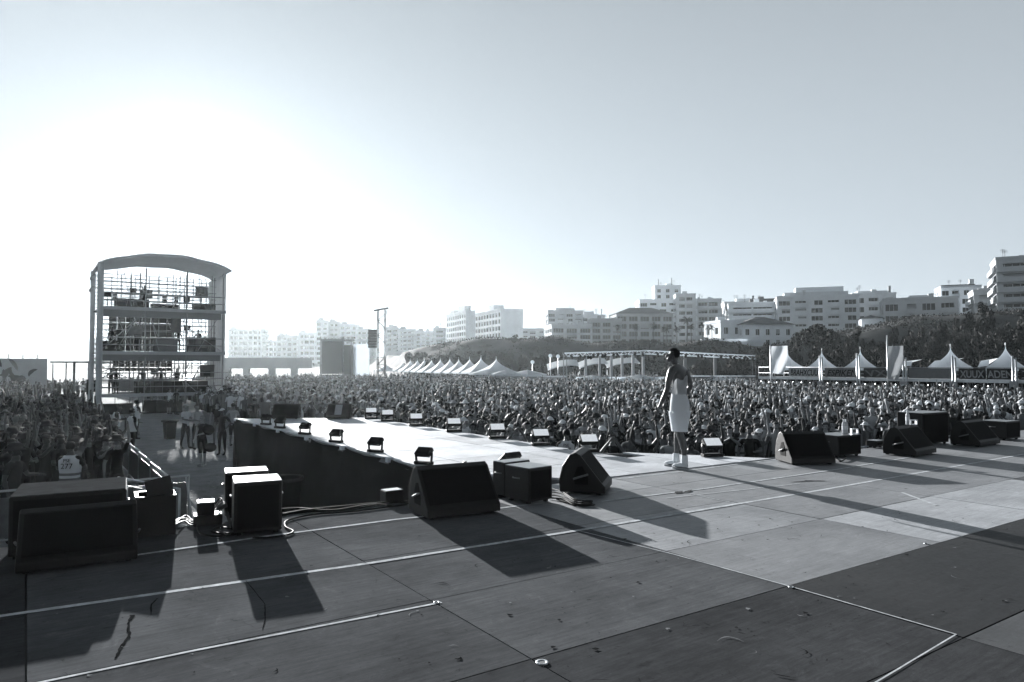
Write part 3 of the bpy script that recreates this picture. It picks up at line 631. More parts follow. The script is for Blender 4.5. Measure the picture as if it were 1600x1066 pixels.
mb.tube([(.1, .0, 2.75), (TW+.6, .0, 2.75)], .03, 5); mb.tube([(.1, .0, 2.2), (TW-1, .0, 2.2)], .03, 5)
for x in np.arange(.9, 6.5, .75): mb.tube([(x, .2, 1.3), (x, .2, 2.9)], .018, 4)
mb.build('guard_rail', M['scaf'], tw)
for p, q in (((.2, .0, 4.3), (2.7, .0, 6.9)), ((.2, .0, 2.8), (2.7, 0, 4.0)), ((2.6, .4, 1.4), (1.0, .4, .1)), ((5.4, 0, 2.0), (7.3, 0, .2)), ((5.4, 0, 5.9), (7.6, 0, 4.3)), ((.2, .3, 2.4), (1.8, .3, 3.2)), ((.2, .3, 3.2), (1.8, .3, 2.4))):
    mb = MB(); mb.tube([p, q], .028, 5); mb.build('brace', M['scaf'], tw)
for k in range(9):
    x0_ = .2+.85*k; z0_ = decks[k % 3]+.1; mb = MB(); mb.tube([(x0_, .08+.3*(k % 2), z0_), (x0_+1.2*(1 if k % 2 else -.4), .08, z0_+2.3)], .026, 4); mb.build('brace', M['scaf'], tw)
for k, (x, y, z, h_) in enumerate([(1.3, 1.4, 4.2, 1.5), (2.4, 1.0, 4.2, 1.2), (5.5, .7, 4.2, 1.9), (2.1, 1.2, 7.2, 1.4), (5.6, 1.6, 7.2, 1.0), (6.4, .9, 7.2, 1.6), (3.6, 2.0, 1.35, 1.6), (6.9, .9, 1.35, 1.5), (.6, 1.6, 7.2, 1.1)]):
    mb = MB(); mb.tube([(x, y, z), (x, y, z+h_)], .03, 5); mb.box(x-.2, x+.2, y-.15, y+.15, z+h_-.35, z+h_); mb.build('equipment_stand', M['cl_d'], tw)
for k, (x, z, wd_, h_) in enumerate([(1.9, 5.3, .9, .7), (4.6, 5.6, .7, 1.1), (2.6, 8.0, .8, .6), (6.2, 8.2, .9, .8), (6.6, 2.4, 1.0, .9)]):
    mb = MB(); wavy((x, 1.8, 0), (x+wd_, 1.8, 0), z, z+h_, 8, .04); mb.build('tarpaulin', M['cl_m'], tw, fix=False)
for k in range(9):
    mb = MB(); x = 6.9+.1*k; mb.tube([(TW-.2-.02*k, .3+.62*k, 1.0), (TW-.15, .9+.6*k, 4.1)], .022, 4); mb.build('brace', M['scaf'], tw)
# roof trusses with lamps
mb = MB()
for z in (8.35, 8.75): mb.tube([(.3, 3.5, z), (6.9, 3.5, z)], .03, 5)
for k in range(22): x = .3+k*.3; mb.tube([(x, 3.5, 8.35 if k % 2 else 8.75), (x+.3, 3.5, 8.75 if k % 2 else 8.35)], .018, 4)
mb.build('lighting_truss', M['scaf'], tw)
# equipment racks (screens/dark cabinets), things of their own
def block_thing(name, x0, x1, y0, y1, z0, z1, label, cat, m_, nx_=1, nz_=1, group=None, gap=.03, part='panel'):
    cx_, cy_ = (x0+x1)/2, (y0+y1)/2
    base = TB+Vector((cx_*math.cos(YAW)-cy_*math.sin(YAW), cx_*math.sin(YAW)+cy_*math.cos(YAW), z0))
    t = thing(name, base, YAW, label, cat, group); wx, wy = (x1-x0)/nx_, (z1-z0)/nz_
    for i in range(nx_):
        for k in range(nz_):
            mb = MB(); mb.box(x0-cx_+i*wx+gap/2, x0-cx_+(i+1)*wx-gap/2, -(y1-y0)/2, (y1-y0)/2, k*wy+gap/2, (k+1)*wy-gap/2); mb.build(part, m_, t)
    return t
block_thing('video_wall', 1.0, 5.4, 5.2, 5.4, 4.3, 6.95, 'dark video wall seen from behind on the middle tower deck', 'screen', M['screen'], 8, 5, gap=.03)
block_thing('video_wall', 1.3, 5.3, 5.2, 5.4, 2.8, 4.0, 'dark panel row hanging beneath the middle tower deck', 'screen', M['screen'], 10, 4, gap=.04)
block_thing('rack_case', .3, 1.5, .6, 1.3, 4.17, 4.95, 'black case on the left of the middle tower deck', 'case', M['black'])
block_thing('rack_case', 3.4, 4.9, .6, 1.3, 4.17, 5.1, 'pale-fronted desk case in the middle of the middle tower deck', 'case', M['cl_m'])
block_thing('rack_case', 5.6, 7.5, 1.0, 2.0, 4.17, 5.3, 'row of dark cases on the right of the middle tower deck', 'case', M['cl_d'], 4, 1)
block_thing('rack_case', 1.1, 3.2, 2.0, 3.0, 7.17, 7.95, 'row of dark cases on the left of the top tower deck', 'case', M['cl_d'], 3, 1)
block_thing('rack_case', 3.4, 5.2, 2.2, 3.0, 7.17, 7.7, 'low dark cases in the middle of the top tower deck', 'case', M['cl_d'], 3, 1)
block_thing('rack_case', 6.0, 7.5, 1.2, 2.0, 7.17, 7.75, 'low dark cases on the right of the top tower deck', 'case', M['cl_d'], 2, 1)
block_thing('mixing_desk', 2.3, 6.9, .5, 1.6, 1.32, 2.15, 'long black covered mixing desk on the lowest tower deck', 'desk', M['cl_b'], 4, 1, gap=.02)
block_thing('rack_case', 2.6, 5.0, -.9, -.2, .02, .9, 'dark flight cases on the sand in front of the tower', 'case', M['cl_b'], 3, 1)
block_thing('rack_case', .3, 2.0, -.8, -.2, .02, .75, 'dark flight cases on the sand left before the tower', 'case', M['cl_b'], 2, 1)
block_thing('back_drop', 1.5, 5.6, 5.6, 5.66, 1.35, 2.15, 'grey cloth strip behind the lowest tower deck', 'cloth', M['grey'])
for i, x in enumerate((1.2, 2.9, 4.4, 5.2, 5.9)):
    q = TB+ab(3.5, x, 0) ; t = thing('moving_head', q+Vector((0, 0, 8.33)), YAW, ordn(i)+' lamp from the left hanging on the tower roof truss', 'stage lamp', 'lamps under the tower roof')
    mb = MB(); mb.box(-.12, .12, -.12, .12, -.14, -.02); mb.build('base', M['cl_d'], t); mb = MB(); mb.lathe([(0, -.5), (.12, -.48), (.16, -.36), (.12, -.2), (0, -.16)], n=10); mb.build('head', M['cl_d'], t)
# stair
st_ = thing('scaffold_stair', TB+ab(1.0, 5.0, 0), YAW, 'steel scaffold stair climbing inside the right half of the tower', 'stair')
mb = MB()
for k in range(12): mb.box(.1+.08*k, .9+.08*k, -.15, .15, 2.2+.17*k, 2.23+.17*k)
mb.build('treads', M['alu'], st_)
for s in (0, 1): mb = MB(); mb.tube([(.1+.8*s, -.15, 2.1), (.1+.8*s+.95, -.15, 4.2)], .03, 5); mb.build('stringer', M['scaf'], st_)
mb = MB()
for k in range(6): mb.box(1.1-.05*k, 1.9-.05*k, -.15, .15, 1.4+.14*k, 1.42+.14*k)
mb.build('lower_treads', M['alu'], st_)
# cctv camera arms on the corners
for (x, z, lb) in ((-.6, 9.2, 'upper left'), (-.65, 8.4, 'lower left')):
    mb = MB(); mb.tube([(0, 0, 0), (-.35, 0, .05), (-.5, 0, -.1)], .03, 5); mb.ell((-.5, 0, -.2), .1, .1, .13, 8, 6)
    tag(mb.build('bracket_lamp', M['scaf'], None, TB+ab(0, x+.55, z)), lb+' lamp bracket sticking out from the tower\'s fabric column', 'lamp')
# ================================================================== PEOPLE
HEADC = Vector((0, -.012, 1.635))
SK = {}
def seg_person(pose, k=1.0, stride=0.0, lean=0.0, fingers=True, shirt='tee', bottoms='shorts', w_=1.0):
    """joints: name -> (pos, radius x, radius y); bones: (a, b, material role)"""
    J = {}; B = []
    def j(n, p, r, r2=None): J[n] = (Vector(p), r, r2 or r)
    ly = lean
    j('pelvis', (0, 0, .95), .145*w_, .105*w_); j('waist', (0, -.02*ly, 1.09), .122*w_, .092*w_); j('chest', (0, -.04-.06*ly, 1.28), .158*w_, .108*w_)
    j('upchest', (0, -.05*ly, 1.40), .13*w_, .085); j('neck', (0, -.01-.08*ly, 1.475), .056, .056); j('nape', (0, -.012-.1*ly, 1.54), .058, .06)
    hy = -.012-.1*ly
    j('skull', (0, hy-.005, 1.60), .074, .088); j('crown', (0, hy+.012, 1.675), .078, .094); j('top', (0, hy+.008, 1.715), .05, .062)
    B += [('pelvis', 'waist', 'b' if bottoms == 'pants_high' else 's'), ('waist', 'chest', 's'), ('chest', 'upchest', 's'), ('upchest', 'neck', 'k'), ('neck', 'nape', 'k'), ('nape', 'skull', 'k'), ('skull', 'crown', 'k'), ('crown', 'top', 'k')]
    arms = {'down': ((.245, .02, 1.17), (.27, -.06, .93)), 'up': ((.30, -.05, 1.60), (.26, -.10, 1.86)), 'film': ((.27, -.16, 1.32), (.07, -.33, 1.60)), 'clap': ((.25, -.16, 1.30), (.05, -.36, 1.46)),
            'rail': ((.26, -.08, 1.18), (.17, -.33, 1.20)), 'hip': ((.33, .04, 1.20), (.19, -.03, 1.02)), 'high': ((.24, -.02, 1.68), (.20, -.06, 1.95)), 'front': ((.24, -.06, 1.17), (.12, -.3, 1.12)), 'behind': ((.26, .09, 1.18), (.08, .17, 1.0))}
    for s, nm, ps in ((1, 'L', pose[0]), (-1, 'R', pose[1])):
        e, h = arms[ps]; e = Vector((e[0]*s, e[1], e[2])); h = Vector((h[0]*s, h[1], h[2])); sh = Vector((.175*s*w_, -.03*ly, 1.405))
        j('sh'+nm, sh, .062*w_, .062); j('ua'+nm, sh.lerp(e, .55), .05, .05); j('el'+nm, e, .038, .038); j('fa'+nm, e.lerp(h, .45), .037, .037); j('wr'+nm, h, .024, .024)
        d = (h-e).normalized(); pm = h+d*.055; j('pm'+nm, pm, .036, .022)
        sl_ = 's' if shirt != 'vest' else 'k'
        B += [('upchest', 'sh'+nm, 's'), ('sh'+nm, 'ua'+nm, sl_), ('ua'+nm, 'el'+nm, 's' if shirt == 'long' else 'k'), ('el'+nm, 'fa'+nm, 's' if shirt == 'long' else 'k'), ('fa'+nm, 'wr'+nm, 's' if shirt == 'long' else 'k'), ('wr'+nm, 'pm'+nm, 'k')]
        SK[nm] = (h, d)
    for s, nm in ((1, 'L'), (-1, 'R')):
        sd = stride*s; fy = -sd
        j('hip'+nm, (.09*s, .0, .88), .098*w_, .1*w_); j('th'+nm, (.095*s, fy*.35, .68), .084, .086); j('kn'+nm, (.1*s, fy*.55-.02*abs(stride), .49), .058, .06)
        j('cf'+nm, (.102*s, fy*.75+.02, .34), .056, .058); j('an'+nm, (.105*s, fy+.025, .09), .036, .04); j('hl'+nm, (.105*s, fy+.01, .045), .042, .045); j('to'+nm, (.12*s, fy-.15, .035), .036, .03)
        lb = 'b'; sh_ = 'b' if bottoms in ('pants',) else 'k'
        B += [('pelvis', 'hip'+nm, 'b'), ('hip'+nm, 'th'+nm, lb), ('th'+nm, 'kn'+nm, sh_ if bottoms != 'shorts' else 'b'), ('kn'+nm, 'cf'+nm, sh_), ('cf'+nm, 'an'+nm, sh_), ('an'+nm, 'hl'+nm, 'f'), ('hl'+nm, 'to'+nm, 'f')]
    j('nose', (0, hy-.108, 1.615), .013, .013); B.append(('skull', 'nose', 'k')); j('chin', (0, hy-.075, 1.548), .03, .03); B.append(('nape', 'chin', 'k'))
    return J, B
def skin_mesh(name, J, B, sub_=1):
    names = list(J); idx = {n: i for i, n in enumerate(names)}
    me = bpy.data.meshes.new('sk'); me.from_pydata([J[n][0] for n in names], [(idx[a], idx[b]) for a, b, _ in B], [])
    o = bpy.data.objects.new('sk', me); C.objects.link(o)
    md = o.modifiers.new('s', 'SKIN'); md.branch_smoothing = .3; md.use_smooth_shade = True
    if not me.skin_vertices: me.skin_vertices.new() if hasattr(me.skin_vertices, 'new') else None
    sv = me.skin_vertices[0].data
    for i, n in enumerate(names): sv[i].radius = (J[n][1], J[n][2]); sv[i].use_root = (i == 0)
    ss = o.modifiers.new('u', 'SUBSURF'); ss.levels = sub_; ss.render_levels = sub_
    dg = bpy.context.evaluated_depsgraph_get(); dg.update()
    m2 = bpy.data.meshes.new_from_object(o.evaluated_get(dg)); m2.name = name
    C.objects.unlink(o); bpy.data.objects.remove(o); bpy.data.meshes.remove(me); return m2
ROLE = {'k': 0, 's': 1, 'b': 2, 'f': 3}
def fingers_bm(h, d, palm_n, side, curl=.5, rr=.0085, n=5):
    """five finger tubes; h wrist, d hand direction"""
    mb = MB(); d = Vector(d).normalized(); pn = Vector(palm_n); pn = (pn-d*pn.dot(d)).normalized(); sx_ = d.cross(pn)*side
    base = Vector(h)+d*.085
    for i, (off, ln) in enumerate(((-.027, .062), (-.009, .072), (.009, .068), (.026, .052))):
        p0 = base+sx_*off-d*.03; c = curl
        p1 = p0+d*(.03+ln*.45); p2 = p1+(d*math.cos(c)+pn*math.sin(c))*ln*.35; p3 = p2+(d*math.cos(c*1.8)+pn*math.sin(c*1.8))*ln*.3
        mb.tube([p0, p1, p2, p3], [rr*1.05, rr, rr*.92, rr*.7], n)
    p0 = Vector(h)+d*.03-sx_*.022; p1 = p0+(-sx_*.75+d*.6).normalized()*.035; p2 = p1+(-sx_*.35+d*.9+pn*.3).normalized()*.03
    mb.tube([p0, p1, p2], [rr*1.25, rr*1.1, rr*.8], n); return mb
def make_body(name, pose, mats, sub_=1, **kw):
    J, B = seg_person(pose, **kw); hands = dict(SK)
    me = skin_mesh(name, J, B, sub_)
    for m_ in mats: me.materials.append(m_)
    bones = [(J[a][0], J[b][0], (J[a][1]+J[b][1])/2, ROLE[r_]) for a, b, r_ in B]
    A_ = np.array([b[0] for b in bones]); D_ = np.array([b[1] for b in bones])-A_; Rr = np.array([b[2] for b in bones]); L2 = (D_**2).sum(1)
    n = len(me.polygons); cen = np.empty(n*3); me.polygons.foreach_get('center', cen); cen = cen.reshape(-1, 3)
    t = np.clip(((cen[:, None, :]-A_[None])*D_[None]).sum(2)/L2[None], 0, 1)
    dist = np.linalg.norm(cen[:, None, :]-(A_[None]+t[..., None]*D_[None]), axis=2)-Rr[None]
    mi = np.array([b[3] for b in bones])[dist.argmin(1)]
    mi[(cen[:, 2] > 1.455) & (np.abs(cen[:, 0]) < .12) & (cen[:, 1] > -.2)] = 0
    me.polygons.foreach_set('material_index', mi.astype('i')); me.polygons.foreach_set('use_smooth', [True]*n)
    bm = bmesh.new(); bm.from_mesh(me)
    for nm, s in (('L', 1), ('R', -1)):
        h, d = hands[nm]; fb = fingers_bm(h, d, (-s, 0, 0) if abs(d.z) > .8 else (0, 0, -1), s, .55, .0095, 4); m3 = fb.mesh('f', mats); bm.from_mesh(m3); bpy.data.meshes.remove(m3)
    hy = J['skull'][0].y
    ex = MB()
    for s in (-1, 1):
        ex.ell((.03*s, hy-.083, 1.632), .014, .008, .008, 6, 4, 4); ex.ell((.079*s, hy+.012, 1.615), .01, .02, .03, 6, 4, 0); ex.box(.03*s-.017, .03*s+.017, hy-.092, hy-.078, 1.65, 1.656, 4)
    ex.box(-.022, .022, hy-.092, hy-.078, 1.577, 1.583, 4); m3 = ex.mesh('e', mats+[M['hair_d']] if len(mats) < 5 else mats); bm.from_mesh(m3); bpy.data.meshes.remove(m3)
    bm.to_mesh(me); bm.free(); me.update(); return me, hy
def hair_mesh(kind, m_, hy=-.012, extra=None):
    mb = MB(); c = (0, hy+.014, 1.655)
    if kind in ('short', 'cap', 'hat', 'visor'):
        mb.ell(c, .089, .105, .098, 14, 10, 0, lambda q: q.z > .035 or (q.y > .01 and q.z > -.055-.0*q.y))
    if kind == 'long':
        mb.ell(c, .096, .112, .1, 14, 10, 0, lambda q: q.z > .04 or q.y > -.01)
        mb.lathe([(.085, -.02), (.1, -.1), (.09, -.2), (.06, -.28), (0, -.3)], (0, hy+.045, 1.66), 12, 0, True, 1.05, .72)
    if kind == 'bun':
        mb.ell(c, .09, .106, .098, 14, 10, 0, lambda q: q.z > .035 or (q.y > .01 and q.z > -.05)); mb.ell((0, hy+.09, 1.74), .04, .04, .04, 8, 6)
    if kind in ('cap', 'visor'):
        mb.ell((c[0], c[1], c[2]+.012), .097, .115, .1, 14, 10, 1, lambda q: q.z > .02)
        mb.add([(x*.09, hy-.085-y, 1.685-.012*y*10) for x, y in ((-1, 0), (-.9, .06), (-.4, .1), (.4, .1), (.9, .06), (1, 0))]+[(x*.09, hy-.085-y, 1.695-.012*y*10) for x, y in ((-1, 0), (-.9, .06), (-.4, .1), (.4, .1), (.9, .06), (1, 0))], [(5, 4, 3, 2, 1, 0), (6, 7, 8, 9, 10, 11)]+[(i, i+1, i+7, i+6) for i in range(5)], 1)
    if kind == 'hat':
        mb.lathe([(.0, .135), (.075, .13), (.1, .09), (.104, .045), (.155, .02), (.17, .005), (.168, 0), (.1, .02)], (0, hy+.012, 1.655), 18, 1, True, 1, 1.1)
    mats = [m_, extra or m_]
    return mb.mesh('hair', mats)
SKINS = [('skin_l', ''), ('skin_m', ''), ('skin_d', '')]
POSES = [(('film', 'film'), 'filming with a phone'), (('up', 'up'), 'both arms raised'), (('up', 'down'), 'one arm raised'), (('down', 'down'), 'arms down'), (('rail', 'rail'), 'hands held forward'), (('clap', 'clap'), 'clapping'), (('high', 'down'), 'arm stretched high'), (('rail', 'down'), 'one hand forward')]
CLOTH = [('cl_w', 'white tee'), ('cl_b', 'black tee'), ('cl_d', 'charcoal tee'), ('cl_m', 'grey tee'), ('cl_g', 'pale grey tee')]
HAIRS = [('short', 'hair_d', None, 'dark short hair'), ('long', 'hair_b', None, 'long hair'), ('cap', 'hair_d', 'cl_d', 'dark cap'), ('hat', 'hair_b', 'cl_d', 'dark brimmed hat'), ('long', 'hair_d', None, 'long dark hair'), ('short', 'hair_b', None, 'short hair'), ('bun', 'hair_d', None, 'tied-up hair'), ('cap', 'hair_b', 'cl_w', 'white cap')]
HM = [hair_mesh(k, M[m_], -.012, M[e] if e else None) for k, m_, e, _ in HAIRS]
body_cache = {}
def body(pi_, ci, si):
    key = (pi_, ci, si)
    if key in body_cache: return body_cache[key]
    bk = ('pose', pi_)
    if bk not in body_cache:
        body_cache[bk] = make_body('person_body', POSES[pi_][0], [M['skin_m'], M['cl_w'], M['cl_d'], M['cl_b'], M['hair_d']], 1, w_=[.95, 1.0, 1.05][pi_ % 3], shirt=['tee', 'vest', 'tee', 'tee'][pi_ % 4])[0]
    me = body_cache[bk].copy(); me.materials[0] = M[SKINS[si][0]]; me.materials[1] = M[CLOTH[ci][0]]
    body_cache[key] = me; return me
def phone(loc, rz, holder):
    mb = MB(); mb.box(-.078, .078, -.005, .005, -.038, .038); mb.build('phone', M['blackgloss'], holder, loc)
def person(x, y, z, face, pi_, ci, si, hi, label, group='people in the crowd', sc=1.0, cat='person'):
    t = link('person', body(pi_, ci, si), None, (x, y, z), face); t.scale = (sc, sc, sc); tag(t, label, cat, group)
    hh = link('hair', HM[hi], t)
    return t
def face_to(x, y, tx, ty): return math.atan2(tx-x, -(ty-y))
PERF = ab(7.3, 8.2)
# -- security and crew with hand-picked outfits
def crew(u_, v_, depth, facing_px, pose, mats, label, hair='short', hm='hair_d', sc=1.0, vest=None, stride=0.0, lean=0, bottoms='pants', shirt='tee', extra=None, group='crew and security people'):
    p = W(u_, v_, depth); me, hy = make_body('person_body', pose, [M[q] for q in mats]+[M['hair_d']], 1, bottoms=bottoms, shirt=shirt, stride=stride, lean=lean)
    t = link('person', me, None, (p.x, p.y, 0), facing_px); t.scale = (sc, sc, sc); tag(t, label, 'person', group)
    link('hair', hair_mesh(hair, M[hm], hy, M[extra] if extra else None), t)
    if vest: make_vest(t, *vest)
    return t
def make_vest(t, l1, l2, striped):
    mb = MB(); n = 28; zs = np.linspace(.92, 1.47, 12); vs_ = []
    for z in zs:
        rx = np.interp(z, [.92, 1.05, 1.25, 1.38, 1.47], [.19, .178, .205, .21, .11]); ry = np.interp(z, [.92, 1.05, 1.25, 1.38, 1.47], [.15, .14, .155, .135, .085])
        for i in range(n): a = 2*PI*i/n; q = 1+.012*math.sin(5*a+z*9); vs_.append((rx*q*math.copysign(abs(math.cos(a))**.8, math.cos(a)), .0-.02*(z > 1.1)+ry*q*math.copysign(abs(math.sin(a))**.8, math.sin(a)), z))
    fs_ = []; 
    for j in range(11):
        for i in range(n):
            a = 2*PI*(i+.5)/n
            if zs[j] > 1.22 and abs(math.cos(a)) > .93: continue        # arm holes
            fs_.append((j*n+i, j*n+(i+1) % n, (j+1)*n+(i+1) % n, (j+1)*n+i))
    mb.add(vs_, fs_, 0, True)
    if striped: 
        for k_, f_ in enumerate(mb.f):
            j = min(f_)//n
            if j in (1, 3): mb.m[k_] = 1
    v = mb.build('vest', [M['cl_w'], M['cl_m']], t, fix=False)
    for txt, z, sz in ((l1, 1.345, .095), (l2, 1.215, .15)):
        cu = bpy.data.curves.new('lettering', 'FONT'); cu.body = txt; cu.size = sz; cu.align_x = 'CENTER'; cu.extrude = .003; cu.materials.append(M['cl_b'])
        o = bpy.data.objects.new('lettering', cu); C.objects.link(o); me_ = bpy.data.meshes.new_from_object(o) if txt else None; bpy.data.objects.remove(o)
        if not txt: continue
        o = link('lettering', me_, v); o.location = (0, .152, z); o.rotation_euler = (R(90), 0, PI)
AWAY = PI
crew(112, 600, 14.2, R(190), ('rail', 'rail'), ['skin_d', 'cl_b', 'cl_b', 'cl_b'], 'security guard in white striped vest numbered 277, back turned, lower left', vest=('PSE', '277', True), sc=1.0)
crew(885, 600, 16.9, R(172), ('front', 'front'), ['skin_d', 'cl_b', 'cl_b', 'cl_b'], 'security guard in white vest numbered 717, back turned, beyond the runway', vest=('PSE', '717', False), stride=.12)
crew(1160, 600, 17.6, R(185), ('front', 'front'), ['skin_m', 'cl_b', 'cl_b', 'cl_b'], 'security guard in white vest at the barrier right of the shirtless man', vest=('PSE', '711', True))
crew(655, 600, 24.5, R(200), ('down', 'down'), ['skin_m', 'cl_w', 'cl_b', 'cl_b'], 'guard in white top beside the runway floodlights, left of the tents', vest=('', '', False))
crew(551, 600, 27, R(240), ('down', 'down'), ['skin_m', 'cl_w', 'cl_b', 'cl_b'], 'guard in white vest behind the taped wedge monitor', vest=('', '', False))
crew(207, 600, 25, R(150), ('rail', 'down'), ['skin_d', 'cl_b', 'cl_b', 'cl_b'], 'guard in white vest standing at the pit edge left, nearest the crowd', vest=('', '', False))
crew(182, 600, 27, R(120), ('rail', 'rail'), ['skin_d', 'cl_b', 'cl_b', 'cl_b'], 'guard in white vest leaning over the left crowd barrier', vest=('', '', False), lean=1)
crew(214, 600, 31, R(140), ('down', 'rail'), ['skin_d', 'cl_b', 'cl_b', 'cl_b'], 'guard in white vest farthest back along the left barrier', vest=('', '', False))
crew(1540, 600, 21.5, R(175), ('front', 'front'), ['skin_m', 'cl_g', 'cl_b', 'cl_b'], 'guard in pale vest near the right picture edge', vest=('', '', False))
PIT = 'people walking in the sand pit'
crew(291, 600, 27.6, R(75), ('front', 'front'), ['skin_m', 'cl_w', 'cl_b', 'cl_b'], 'man in white shirt and cap holding a camera, left of the pit group', hair='cap', extra='cl_g', shirt='tee', group=PIT, stride=.1)
crew(318, 600, 22.8, R(-12), ('front', 'down'), ['skin_l', 'cl_d', 'cl_b', 'skin_l'], 'barefoot woman in black with a bulky bag, front of the pit group', hair='long', hm='hair_f', shirt='vest', bottoms='shorts', group=PIT, sc=.95, stride=.05)
crew(308, 600, 27.4, R(60), ('front', 'front'), ['skin_m', 'cl_g', 'cl_b', 'cl_b'], 'man in pale tee and dark trousers half hidden behind the barefoot woman', group=PIT)
crew(348, 600, 25.6, R(-5), ('hip', 'down'), ['skin_d', 'cl_b', 'cl_b', 'cl_b'], 'man dressed all in black with white cap in the pit group', hair='cap', extra='cl_w', group=PIT, sc=.97)
crew(340, 600, 29, R(20), ('down', 'down'), ['skin_l', 'cl_b', 'cl_m', 'cl_b'], 'long-haired woman in black top and pale trousers in the pit', hair='long', hm='hair_b', shirt='vest', group=PIT)
crew(365, 600, 28.4, R(170), ('hip', 'front'), ['skin_m', 'cl_g', 'cl_b', 'cl_b'], 'person in pale tee with black shoulder strap, back turned, in the pit', bottoms='shorts', group=PIT)
crew(265, 600, 46.5, R(160), ('down', 'down'), ['skin_m', 'cl_w', 'cl_d', 'cl_b'], 'person in white tee standing before the mixing tower', bottoms='shorts', group=PIT)
crew(276, 600, 46, R(150), ('hip', 'hip'), ['skin_m', 'cl_b', 'cl_b', 'cl_b'], 'person in black standing before the mixing tower', group=PIT)
crew(398, 600, 33, R(190), ('front', 'front'), ['skin_m', 'cl_b', 'cl_b', 'cl_b'], 'dark figure with equipment beyond the far left runway corner', group=PIT)
def on_tower(x, y, z, face, pose, mats, label, **kw):
    q = TB+ab(y, x, z); me, hy = make_body('person_body', pose, [M[k] for k in mats]+[M['hair_d']], 1, bottoms='pants')
    t = link('person', me, None, q, face); tag(t, label, 'person', 'people working on the mixing tower'); link('hair', hair_mesh('short', M['hair_d'], hy), t)
    return t
on_tower(.8, .4, 1.31, R(30), ('front', 'front'), ['skin_d', 'cl_b', 'cl_b', 'cl_b'], 'dark figure behind a camera at the left of the lowest tower deck')
on_tower(1.15, .9, 1.31, R(10), ('front', 'front'), ['skin_d', 'cl_b', 'cl_b', 'cl_b'], 'second dark figure at the left of the lowest tower deck')
on_tower(2.9, 2.2, 1.31, R(0), ('rail', 'rail'), ['skin_m', 'cl_d', 'cl_b', 'cl_b'], 'operator left behind the mixing desk')
on_tower(4.1, 2.2, 1.31, R(20), ('rail', 'rail'), ['skin_m', 'cl_d', 'cl_b', 'cl_b'], 'operator in the middle behind the mixing desk')
on_tower(5.1, 2.0, 1.31, R(-10), ('rail', 'rail'), ['skin_m', 'cl_b', 'cl_b', 'cl_b'], 'operator right behind the mixing desk')
on_tower(.9, 1.6, 4.16, R(0), ('down', 'down'), ['skin_d', 'cl_b', 'cl_b', 'cl_b'], 'person behind the black case on the middle tower deck')
on_tower(5.2, 2.4, 4.16, R(40), ('down', 'rail'), ['skin_d', 'cl_d', 'cl_b', 'cl_b'], 'person at the head of the stair on the middle tower deck')
on_tower(6.6, 2.6, 4.16, R(0), ('rail', 'rail'), ['skin_d', 'cl_d', 'cl_b', 'cl_b'], 'person behind the row of cases on the middle tower deck')
on_tower(2.9, 1.6, 7.16, R(-30), ('rail', 'up'), ['skin_d', 'cl_d', 'cl_b', 'cl_b'], 'person aiming a spotlight on the top tower deck')
# bag of the barefoot woman, shoulder strap of the pale-tee person
mb = MB(); mb.ell((0, 0, 0), .2, .14, .15, 12, 8); p = W(330, 600, 22.7); tag(mb.build('shoulder_bag', M['cl_b'], None, (p.x, p.y, .62)), 'round black bag hanging at the barefoot woman\'s side', 'bag')
mb = MB(); mb.ell((0, 0, 0), .19, .13, .17, 12, 8); p = W(327, 600, 22.6); tag(mb.build('camera_case', M['cl_b'], None, (p.x, p.y, 1.2)), 'bulky black case carried at the barefoot woman\'s chest', 'bag')
